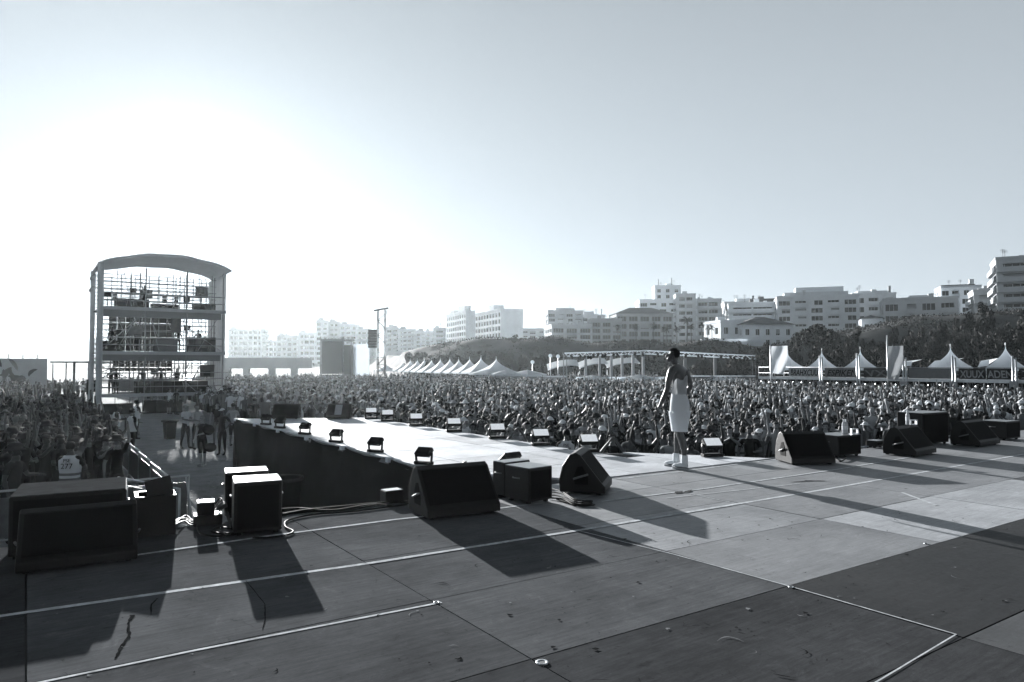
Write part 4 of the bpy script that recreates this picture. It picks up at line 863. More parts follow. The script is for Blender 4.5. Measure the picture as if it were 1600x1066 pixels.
# ------------------------------------------------------------------ the performer
def hero():
    J = {}; B = []
    def j(n, p, r, r2=None): J[n] = (Vector(p), r, r2 or r)
    j('pelvis', (0, .02, .98), .13, .105); j('waist', (0, .005, 1.13), .105, .082); j('ribs', (0, -.0, 1.27), .135, .1); j('chest', (0, .0, 1.38), .16, .108); j('upchest', (0, -.01, 1.47), .12, .08)
    j('neck', (0, -.045, 1.535), .055, .055); j('nape', (.005, -.07, 1.59), .055, .058)
    hd = Vector((.5, -.866, 0)); hc = Vector((.01, -.085, 0)); sd_ = Vector((.866, .5, 0))
    def H(f_, s_, z): q = hc+hd*f_+sd_*s_; return (q.x, q.y, z)
    j('skull', H(.005, 0, 1.655), .074, .08); j('crown', H(-.012, 0, 1.72), .078, .084); j('top', H(-.012, 0, 1.757), .05, .055)
    j('brow', H(.068, 0, 1.695), .028, .03); j('nose', H(.108, 0, 1.657), .011, .012); j('lip', H(.092, 0, 1.625), .016, .013); j('chin', H(.078, 0, 1.592), .022, .022); j('jaw', H(.04, 0, 1.615), .045, .04)
    B += [('pelvis', 'waist'), ('waist', 'ribs'), ('ribs', 'chest'), ('chest', 'upchest'), ('upchest', 'neck'), ('neck', 'nape'), ('nape', 'skull'), ('skull', 'crown'), ('crown', 'top'), ('skull', 'brow'), ('brow', 'nose'), ('skull', 'jaw'), ('jaw', 'lip'), ('jaw', 'chin')]
    # left arm (camera side) hangs a little forward; right arm bent, hand at the hip
    arm = {'L': ((.19, -.01, 1.47), (.265, -.03, 1.31), (.27, -.05, 1.18), (.275, -.11, 1.04), (.265, -.18, .92)), 'R': ((-.19, .0, 1.46), (-.26, .05, 1.32), (-.285, .07, 1.2), (-.25, -.02, 1.08), (-.2, -.12, .99))}
    for nm, ps in arm.items():
        for k, (p, r1, r2) in enumerate(zip(ps, (.066, .05, .04, .042, .026), (.066, .052, .04, .042, .022))): j('a%d%s' % (k, nm), p, r1, r2)
        d = (Vector(ps[4])-Vector(ps[3])).normalized(); j('pm'+nm, Vector(ps[4])+d*.055, .037, .02)
        B += [('upchest', 'a0'+nm)]+[('a%d%s' % (k, nm), 'a%d%s' % (k+1, nm)) for k in range(4)]+[('a4'+nm, 'pm'+nm)]
    for s, nm, fy, fx in ((1, 'L', .10, .09), (-1, 'R', -.11, -.075)):
        j('hip'+nm, (.09*s, .02, .9), .1, .1); j('th'+nm, (.095*s, .02+fy*.3, .7), .085, .088); j('kn'+nm, (.095*s, fy*.55, .51), .058, .06); j('cf'+nm, (fx, fy*.78+.03, .37), .058, .062); j('sh'+nm, (fx, fy*.95+.03, .2), .036, .038); j('an'+nm, (fx, fy+.03, .1), .036, .04); j('hl'+nm, (fx, fy+.03, .05), .036, .036); j('to'+nm, (fx*1.1, fy-.13, .035), .034, .026)
        B += [('pelvis', 'hip'+nm), ('hip'+nm, 'th'+nm), ('th'+nm, 'kn'+nm), ('kn'+nm, 'cf'+nm), ('cf'+nm, 'sh'+nm), ('sh'+nm, 'an'+nm), ('an'+nm, 'hl'+nm), ('hl'+nm, 'to'+nm)]
    me = skin_mesh('person_body', J, [(a, b, 'k') for a, b in B], 2)
    sk = mat('skin_performer', .045, .38, .12, 9, .15, .55); me.materials.append(sk); me.materials.append(M['hair_d'])
    bm = bmesh.new(); bm.from_mesh(me)
    for nm, s in (('L', 1), ('R', -1)):
        h = J['a4'+nm][0]; d = (h-J['a3'+nm][0]).normalized(); fb = fingers_bm(h, d, (-s, 0, -.2), s, .7, .0088, 8); m3 = fb.mesh('f', [sk]); bm.from_mesh(m3)
    ex = MB()
    for s in (-1, 1):
        c = hc+hd*.073+sd_*(.03*s); ex.ell((c.x, c.y, 1.672), .011, .011, .007, 8, 6, 1); c = hc+hd*-.008+sd_*(.08*s); ex.ell((c.x, c.y, 1.655), .014, .018, .031, 8, 6, 0)
    m3 = ex.mesh('e', [sk, M['hair_d']]); bm.from_mesh(m3); bm.to_mesh(me); bm.free()
    me.polygons.foreach_set('use_smooth', [True]*len(me.polygons))
    p = SP(1061, 732)
    rz = R(-128)
    t = link('person', me, None, (p.x, p.y, ST+.018), rz); tag(t, 'shirtless man in white shorts and trainers standing alone on the stage', 'person')
    # hair
    mb = MB(); c = hc-hd*.014; ms = Matrix.Rotation(R(30), 4, 'Z')
    mb.ell((0, 0, 0), .088, .1, .094, 20, 14, 0, lambda q: (q.z > .03+(-q.y)*.25) or (q.y > .012 and q.z > -.05)); mb.v = [tuple(ms @ Vector(v)+Vector((c.x, c.y, 1.708))) for v in mb.v]
    mb.build('hair', M['hair_d'], t, fix=False)
    # shorts: one skin from waistband to two hems
    n = 36; mb = MB(); rows = []
    def ring(z, cx_, cy_, rx, ry, lo=0, hi=2*PI, wv=0):
        return [(cx_+rx*(1+wv*math.sin(7*a))*math.cos(a), cy_+ry*(1+wv*math.sin(5*a+1))*math.sin(a), z) for a in np.linspace(0, 2*PI, n, endpoint=False)]
    body_r = [ring(z, 0, y, rx, ry, wv=wv) for z, y, rx, ry, wv in ((1.105, .005, .122, .10, 0), (1.09, .006, .126, .104, 0), (1.06, .012, .14, .115, .01), (1.0, .02, .158, .13, .012), (.93, .022, .172, .138, .02), (.87, .022, .178, .14, .025), (.82, .02, .18, .14, .03))]
    vs_ = [p_ for r_ in body_r for p_ in r_]; mb.add(vs_, [(j_*n+i, j_*n+(i+1) % n, (j_+1)*n+(i+1) % n, (j_+1)*n+i) for j_ in range(len(body_r)-1) for i in range(n)], 0, True)
    for s, fy in ((1, .10), (-1, -.11)):
        rr = []
        for t_ in np.linspace(0, 1, 7):
            z = .84-.29*t_; rr.append(ring(z, s*(.088+.01*t_), .02+fy*.45*t_, .094+.014*t_, .135-.012*t_, wv=.05*t_))
        vs_ = [p_ for r_ in rr for p_ in r_]; mb.add(vs_, [(j_*n+i, j_*n+(i+1) % n, (j_+1)*n+(i+1) % n, (j_+1)*n+i) for j_ in range(6) for i in range(n)], 0, True)
    mb.build('shorts', mat('shorts_cotton', .85, .8, .04, 5, 0, .2, translu=.4), t, fix=False)
    mb = MB(); mb.lathe([(.127, 0), (.129, .012), (.127, .03), (.121, .032)], (0, .006, 1.078), 36, 0, True, 1, .83); mb.build('waistband', M['cl_w'], t)
    for s, fy, fx in ((1, .10, .09), (-1, -.11, -.075)):
        mb = MB(); mb.lathe([(.047, .0), (.045, .06), (.044, .12), (.04, .125)], (fx, fy+.03, .075), 16, 0, True, 1, 1.1); mb.build('sock', M['cl_w'], t)
        mb = MB(); prof = [(.085, 0), (.075, .026), (.045, .038), (.0, .036), (-.05, .038), (-.1, .041), (-.145, .034), (-.165, .01)]
        top = [(.1, .07), (.085, .105), (.05, .11), (.0, .095), (-.05, .075), (-.1, .06), (-.15, .05), (-.185, .03)]
        vs_ = []; m_ = 12
        for (y, wd), (yt, zt) in zip(prof, top):
            for i in range(m_):
                a = PI*i/(m_-1); vs_.append((fx*1.04+(wd+.006)*math.cos(a)*(1-.25*math.sin(a)), fy+y, .028+(zt-.02)*math.sin(a)**.8))
        mb.add(vs_, [(j_*m_+i, j_*m_+i+1, (j_+1)*m_+i+1, (j_+1)*m_+i) for j_ in range(7) for i in range(m_-1)], 0, True)
        mb.build('trainer', M['cl_w'], t, fix=False); so_ = bpy.data.objects[-1] if False else None
        mb = MB(); pl = [(wd+.012, y) for y, wd in prof[1:-1]]; poly = [(x, y) for x, y in pl]+[(0, -.172)]+[(-x, y) for x, y in pl[::-1]]+[(0, .09)]
        mb.prism(poly, (1, 0, 0), (0, 1, 0), (0, 0, .028)); mb.v = [(x+fx*1.04, y+fy, z-.012) for x, y, z in mb.v]; mb.build('sole', M['cl_g'], t)
    # added pale shell: light on the lower back put into its colour
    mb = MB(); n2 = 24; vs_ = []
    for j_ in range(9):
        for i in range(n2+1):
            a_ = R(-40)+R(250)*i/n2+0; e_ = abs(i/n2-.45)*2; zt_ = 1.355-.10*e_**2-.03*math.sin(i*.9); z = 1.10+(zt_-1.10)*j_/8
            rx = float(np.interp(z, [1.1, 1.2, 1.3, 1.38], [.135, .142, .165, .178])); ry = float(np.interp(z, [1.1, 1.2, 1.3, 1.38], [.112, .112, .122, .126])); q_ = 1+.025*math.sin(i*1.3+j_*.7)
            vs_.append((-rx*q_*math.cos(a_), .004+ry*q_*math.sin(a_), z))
    mb.add(vs_, [(j_*(n2+1)+i, j_*(n2+1)+i+1, (j_+1)*(n2+1)+i+1, (j_+1)*(n2+1)+i) for j_ in range(8) for i in range(n2)], 0, True); mb.build('light_patch_shell', mat('light_patch_grey', .38, .85, .25, 8, .3, .2, translu=.25), t, fix=False)
    mb = MB(); c = (-.1, .155, .62); mb.box(c[0]-.02, c[0]+.02, .165, .168, .6, .625); mb.build('badge', M['cl_b'], t)
    return t
hero()
# ================================================================== CROWD
def right_region(a, b):
    if b < 8.7: return False
    lim = 10.6 if b > 12 else 10.6+(12-b)*(13.2-10.6)/(12-9.6) if b > 9.6 else 13.2
    return a > lim and b > 9.55+max(0, (a-30))*-.02
def left_region(a, b): return a > 15.8 and not (a < 17.5 and -.1 < b < 1.7) and b < 2.0+.015*(a-16) and not (a > 46 and b > .5)
TWc = toab(TB)
def blocked(a, b):
    return TWc[0]-1.5 < a < TWc[0]+TD+.5 and TWc[1]-1.2 < b < TWc[1]+TW+.8
cand = []
for reg, fn, (a0, a1), (b0, b1) in (('R', right_region, (10.7, 110), (8.8, 95)), ('L', left_region, (15.9, 80), (-60, 4))):
    a = a0; k = 0
    while a < a1:
        stp = .55 if a < 30 else .62 if a < 50 else .85
        b = b0; 
        while b < b1:
            aa, bb = a+random.uniform(-.14, .14), b+random.uniform(-.17, .17)
            b += .56 if a < 30 else .62 if a < 50 else .8
            if not fn(aa, bb) or blocked(aa, bb): continue
            p = ab(aa, bb)
            if p.y < 8: continue
            u = 800+F*p.x/p.y; D = p.y
            if u < -60 or u > 1660: continue
            far = float(np.interp(u, [-60, 350, 700, 850, 1180, 1600], [62, 90, 86, 80, 66, 47]))
            if D > far: continue
            if random.random() < (.05 if D < 30 else .1): continue
            cand.append((p.length, reg, k, aa, bb, p.x, p.y, u))
        a += stp; k += 1
cand.sort()
near = [c for c in cand if -5 < c[7] < 1600]
# keep guards' spots free
busy = [(W(u_, 600, d_).x, W(u_, 600, d_).y) for u_, d_ in ((112, 14.2), (885, 16.9), (1160, 17.6), (655, 24.5), (551, 27), (207, 25), (182, 27), (214, 31), (1540, 21.5), (398, 33))]
near = [c for c in near if all((c[5]-x)**2+(c[6]-y)**2 > .2 for x, y in busy)]
indiv = near[:285]; chosen = set(indiv)
rest = [c for c in cand if c not in chosen and all((c[5]-x)**2+(c[6]-y)**2 > .2 for x, y in busy)]
rows = {}
for c in indiv: rows.setdefault((c[1], c[2]), []).append(c)
rks = {'R': sorted(k for r_, k in rows if r_ == 'R'), 'L': sorted(k for r_, k in rows if r_ == 'L')}
for (reg, k), L_ in sorted(rows.items()):
    L_.sort(key=lambda c: c[7])
    for i, c in enumerate(L_):
        pi_ = random.choice([0, 0, 3, 3, 3, 4, 4, 5, 6, 7, 7, 1, 2]); ci = random.choice([0, 1, 1, 2, 2, 3, 3, 4]); si = random.choice([0, 1, 1, 1, 2]); hi = random.choice([0, 0, 1, 2, 3, 4, 5, 5, 6, 7])
        if reg == 'L': ci = random.choice([1, 1, 2, 2, 2, 3]); si = random.choice([1, 2, 2]); pi_ = random.choice([0, 1, 2, 4, 4, 3, 6, 7]); hi = random.choice([0, 2, 3, 3, 4, 5, 2])  # left crowd: shade put into darker clothes and skin
        fz = face_to(c[5], c[6], PERF.x, PERF.y)+random.uniform(-.35, .35)
        where = 'right of runway' if reg == 'R' else 'at far left'
        rowi = rks[reg].index(k)
        lab = '%s, %s, %s from left in crowd row %s %s' % (CLOTH[ci][1], POSES[pi_][1] if pi_ != 0 else 'filming', ordn(i), ordn(rowi), where)
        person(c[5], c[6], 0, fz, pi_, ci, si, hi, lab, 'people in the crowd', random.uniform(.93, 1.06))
        if pi_ == 0: pass
# ---- the crowd beyond: one mass, low-poly but full figures
def lowpoly(rr, pose):
    mb = MB()      # roles: 0 skin 1 shirt 2 trousers 3 hair
    def loft(rings, mi, n=6):
        vs_ = []
        for (x, y, z, rx, ry) in rings:
            for i in range(n): t = 2*PI*i/n+.3; vs_.append((x+rx*math.cos(t), y+ry*math.sin(t), z))
        mb.add(vs_, [(j*n+i, j*n+(i+1) % n, (j+1)*n+(i+1) % n, (j+1)*n+i) for j in range(len(rings)-1) for i in range(n)], mi, True)
    loft([(0, 0, .35, .12, .1), (0, 0, .9, .17, .12)], 2, 5)
    loft([(0, 0, .88, .16, .12), (0, 0, 1.2, .17, .12), (0, 0, 1.38, .21, .11), (0, 0, 1.46, .08, .07)], 1)
    loft([(0, 0, 1.42, .055, .055), (0, -.01, 1.56, .06, .06)], 0, 4)
    mb.ell((0, -.02, 1.63), .08, .095, .115, 7, 5, 0)
    hk = rr.choice(['s', 's', 'l', 'c', 'h'])
    if hk == 's': mb.ell((0, .005, 1.655), .092, .105, .1, 7, 5, 3, lambda q: q.z > .02 or q.y > .02)
    if hk == 'l': mb.ell((0, .02, 1.62), .105, .1, .14, 7, 5, 3, lambda q: q.z > .05 or q.y > -.02)
    if hk in 'ch':
        mb.ell((0, .0, 1.67), .1, .11, .1, 7, 5, 4, lambda q: q.z > .0)
        if hk == 'h': mb.lathe([(.1, .0), (.17, -.02)], (0, 0, 1.68), 8, 4)
        else: mb.add([(-.07, -.08, 1.68), (.07, -.08, 1.68), (.05, -.19, 1.665), (-.05, -.19, 1.665)], [(0, 1, 2, 3)], 4)
    arms = {'down': ((.25, 0, 1.15), (.25, -.1, .9)), 'up': ((.3, -.08, 1.6), (.24, -.12, 1.9)), 'film': ((.26, -.2, 1.32), (.07, -.33, 1.62)), 'rail': ((.26, -.08, 1.16), (.15, -.33, 1.22)), 'high': ((.26, -.05, 1.66), (.18, -.1, 2.0))}
    for s, ps in ((1, pose[0]), (-1, pose[1])):
        e, h = arms[ps]; sh = (.18*s, 0, 1.4); e = (e[0]*s, e[1], e[2]); h = (h[0]*s, h[1], h[2])
        mb.tube([sh, e], [.06, .045], 4, 1, True, False); mb.tube([e, h, (h[0], h[1]-.02, h[2]+(.1 if h[2] > 1.3 else -.05))], [.042, .03, .035], 4, 0)
    if pose[0] == 'film': mb.box(-.075, .075, -.375, -.36, 1.66, 1.74, 3)
    return mb
rr = random.Random(3); protos = []
for pz in [('down', 'down'), ('film', 'film'), ('rail', 'rail'), ('down', 'rail'), ('down', 'down'), ('rail', 'rail'), ('down', 'down'), ('rail', 'down'), ('high', 'down'), ('down', 'down'), ('rail', 'film'), ('film', 'film'), ('down', 'rail'), ('up', 'up')]:
    mb = lowpoly(rr, pz); V = np.array([tuple(v) for v in mb.v]); ls = np.array([len(f) for f in mb.f]); fl = np.array([i for f in mb.f for i in f]); protos.append((V, ls, fl, np.array(mb.m), len(V)))
palette = [['skin_l', 'skin_m', 'skin_m', 'skin_d'], ['cl_w', 'cl_g', 'cl_m', 'cl_d', 'cl_b', 'cl_b', 'cl_m', 'cl_d', 'cl_m', 'cl_b'], ['cl_d', 'cl_b', 'cl_m'], ['hair_d', 'hair_b', 'hair_d', 'hair_f'], ['cl_w', 'cl_d', 'cl_g', 'cl_b']]
pal = ['skin_l', 'skin_m', 'skin_d', 'cl_w', 'cl_g', 'cl_m', 'cl_d', 'cl_b', 'hair_d', 'hair_b', 'hair_f']; pidx = {n: i for i, n in enumerate(pal)}
PI_ = [[pidx[q] for q in p_] for p_ in palette]
PI_L = [[pidx[q] for q in p_] for p_ in [['skin_d', 'skin_m', 'skin_d'], ['cl_m', 'cl_d', 'cl_b', 'cl_d', 'cl_b', 'cl_d'], ['cl_d', 'cl_b'], ['hair_d', 'hair_b', 'hair_d'], ['cl_m', 'cl_d', 'cl_b', 'cl_b']]]  # darker palette for the left crowd, its shade put into the colours
def crowd_mass(spots, name, label):
    Vs, Ls, Fs, Ms, off = [], [], [], [], 0
    for (x, y, z) in spots:
        V, ls, fl, ms, n = protos[RNG.randint(len(protos))]
        th = face_to(x, y, PERF.x, PERF.y)+RNG.uniform(-.5, .5); s = RNG.choice([RNG.uniform(.86, .96), RNG.uniform(.94, 1.06), RNG.uniform(1.0, 1.1)]); c_, s_ = math.cos(th), math.sin(th)
        v = np.empty_like(V); v[:, 0] = (V[:, 0]*c_-V[:, 1]*s_)*s+x; v[:, 1] = (V[:, 0]*s_+V[:, 1]*c_)*s+y; v[:, 2] = V[:, 2]*s+z
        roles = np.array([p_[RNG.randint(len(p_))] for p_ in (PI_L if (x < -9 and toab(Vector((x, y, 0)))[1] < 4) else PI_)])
        Vs.append(v); Ls.append(ls); Fs.append(fl+off); Ms.append(roles[ms]); off += n
    V = np.concatenate(Vs); ls = np.concatenate(Ls); fl = np.concatenate(Fs); ms = np.concatenate(Ms)
    me = bpy.data.meshes.new(name); me.vertices.add(len(V)); me.vertices.foreach_set('co', V.ravel().astype('f'))
    me.loops.add(len(fl)); me.loops.foreach_set('vertex_index', fl.astype('i')); me.polygons.add(len(ls))
    me.polygons.foreach_set('loop_start', np.concatenate([[0], np.cumsum(ls)[:-1]]).astype('i'))
    for q in pal: me.materials.append(M[q])
    me.polygons.foreach_set('material_index', ms.astype('i')); me.polygons.foreach_set('use_smooth', np.ones(len(ls), bool)); me.update(calc_edges=True); me.validate()
    o = link(name, me); tag(o, label, 'crowd', None, 'stuff'); return o
spots = [(c[5], c[6], 0) for c in rest]
# sparse people behind: around the white frame, on the terraces, under the right deck
for (u0, u1, d0, d1, n) in ((880, 1180, 82, 110, 420), (740, 880, 92, 112, 90), (1180, 1600, 46, 62, 150), (355, 740, 88, 118, 350), (0, 150, 62, 80, 60)):
    for _ in range(n):
        u = RNG.uniform(u0, u1); D = RNG.uniform(d0, d1); x = (u-800)/F*D
        a, b = toab(Vector((x, D, 0)))
        if blocked(a, b): continue
        spots.append((x, D, gz(x, D)))
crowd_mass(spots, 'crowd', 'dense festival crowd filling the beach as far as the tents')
print('crowd', len(spots), 'individuals', len(indiv))
# ---- barriers
def barrier_mesh():
    f = MB()
    f.tube([(-1.1, 0, .02), (-1.1, 0, 1.1), (1.1, 0, 1.1), (1.1, 0, .02)], .024, 6)
    f.tube([(-1.1, 0, .25), (1.1, 0, .25)], .018, 6)
    return f
bf = barrier_mesh().mesh('barrier_frame', M['alu'])
mb = MB(); mb.box(-1.07, 1.07, -.004, .004, .28, .98); bp_ = mb.mesh('barrier_panel', M['dsteel'])
mb = MB(); mb.tube([(0, 0, 1.08), (0, -.85, .05), (0, 0, .05)], .02, 5); bs_ = mb.mesh('barrier_strut', M['alu'])
def barrier(a, b, rz, label, front_sign=1):
    p = ab(a, b); t = thing('crowd_barrier', (p.x, p.y, 0), rz, label, 'barrier', 'aluminium crowd barriers')
    link('frame', bf, t); link('panel', bp_, t); [link('strut', bs_, t, (x, 0, 0)) for x in (-1.05, 0, 1.05)]
for i in range(6): barrier(30-2.25*i-1.1, 9.1, YAW+R(90)+PI, '%s aluminium barrier panel along the crowd side of the runway' % ordn(i) if i else 'farthest aluminium barrier panel along the crowd side of the runway')
barrier(15.3, 9.1, YAW-R(90), 'barrier panel beside the runway, seventh from its far end'); barrier(13.2, 9.6, YAW-R(118), 'barrier panel turning from the runway toward the stage front')
barrier(11.6, 10.9, YAW-R(150)+R(25), 'slanted barrier panel just right of the guard numbered 717')
for i in range(7): barrier(10.05, 12.9+2.25*i, YAW, '%s barrier panel from the left along the stage front, right of the man' % ordn(i))
for i in range(9): barrier(16.5+2.25*i, 2.35+.03*i, YAW-R(90)+PI, '%s barrier panel of the left pit edge counted from the stage' % ordn(i))
for i in range(4): barrier(15.1, 1.6-2.25*i, YAW, '%s barrier panel from the pit before the left front crowd' % ordn(i))
barrier(14.6, 1.9, YAW-R(70), 'loose barrier panel with bright braces behind the open-topped box')
# pit props
def bin_(loc, label, h=.95, r_=.3, square=False):
    t = thing('waste_bin', loc, 0, label, 'bin'); mb = MB()
    mb.lathe([(0, .01), (r_*.8, .01), (r_, h*.92), (r_*1.05, h), (r_*.98, h), (r_*.9, h*.5), (0, h*.3)], (0, 0, 0), 4 if square else 20, 0, not square); mb.build('bin_body', M['cl_b'], t)
    mb = MB(); mb.lathe([(r_*1.08, h-.04), (r_*1.14, h-.02), (r_*1.12, h+.03), (r_*.95, h+.02)], n=20); mb.build('bin_liner', M['cl_d'], t); return t
p = G(265, 686, 0); t = bin_((p.x, p.y, 0), 'square black bin standing alone on the sand pit', .8, .32, True)
p = ab(14.3, 4.35); bin_((p.x, p.y, 0), 'round black bin with liner behind the pair of cubes', 1.0, .33)
p = G(400, 655, 0); block = thing('generator_case', (p.x, p.y, 0), YAW, 'dark case with pale top beyond the far runway corner', 'case'); mb = MB(); mb.box(-.5, .5, -.3, .3, 0, 1.2); mb.build('body', M['cl_d'], block); mb = MB(); mb.box(-.3, .3, -.2, .2, 1.21, 1.6); mb.build('top_box', M['cl_m'], block)
# ================================================================== LEFT EDGE: painted hoarding, canopy
def hoarding():
    D = 66; P, Q = W(-40, 570, D), W(74, 570, D+3); d = (Q-P); d.z = 0; ang_ = math.atan2(d.y, d.x); L_ = d.length
    t = thing('painted_hoarding', (P.x, P.y, 0), ang_, 'tall hoarding painted with swirling leaves at the left picture edge', 'hoarding')
    mb = MB(); mb.box(0, L_, 0, .08, .2, 3.9); mb.build('board', mat('hoarding_grey', .35, .8, .15, .5), t)
    rr = random.Random(5); mb = MB()
    for k in range(46):
        x, z = rr.uniform(.2, L_-1.4), rr.uniform(.7, 3.3); a0 = rr.uniform(0, 6); ln = rr.uniform(.7, 1.6); c = rr.uniform(-2.2, 2.2); pts = []
        for i in range(9):
            s = i/8; a_ = a0+c*s; x += math.cos(a_)*ln/8; z += math.sin(a_)*ln/8; pts.append((x, z, .16*math.sin(PI*s)**.7*rr.uniform(.9, 1.1), a_))
        vs_ = []
        for x_, z_, w__, a_ in pts: vs_ += [(min(L_, max(0, x_-math.sin(a_)*w__)), -.012-.002*k/26, min(3.85, max(.25, z_+math.cos(a_)*w__))), (min(L_, max(0, x_+math.sin(a_)*w__)), -.012-.002*k/26, min(3.85, max(.25, z_-math.cos(a_)*w__)))]
        mb.add(vs_, [(2*i, 2*i+1, 2*i+3, 2*i+2) for i in range(8)])
    mb.build('painted_leaves', mat('paint_dark', .03, .8), t, fix=False)
    for k in range(5):
        mb = MB(); mb.tube([(.3+k*L_/5, .15, 0), (.3+k*L_/5, .15, 4.35)], .05, 6); mb.build('post', M['dsteel'], t)
hoarding()
P = W(78, 567, 60); Q = W(152, 567, 60)
t = thing('sun_canopy', (P.x, P.y, 0), 0, 'flat dark canopy on thin posts left of the mixing tower', 'canopy'); Lc = Q.x-P.x
mb = MB(); mb.box(0, Lc, 0, 3.5, 3.45, 3.6); mb.build('roof', M['dsteel'], t)
for x in (.2, Lc*.33, Lc*.5, Lc*.8):
    mb = MB(); mb.tube([(x, .1, 0), (x, .1, 3.45)], .05 if x < Lc*.45 or x > Lc*.6 else .1, 6); mb.build('post', M['dsteel'], t)
block = thing('speaker_stack', tuple(W(144, 600, 52).xy)+(1.1,), 0, 'dark speaker hanging left of the tower column', 'speaker'); mb = MB(); mb.box(-.25, .25, -.3, .3, 0, 1.1); mb.build('cabinet', M['cl_b'], block)
mb = MB(); mb.box(-.02, .02, -.02, .02, 0, 1.4); mb.build('pole', M['dsteel'], block, (0, 0, -1.1))
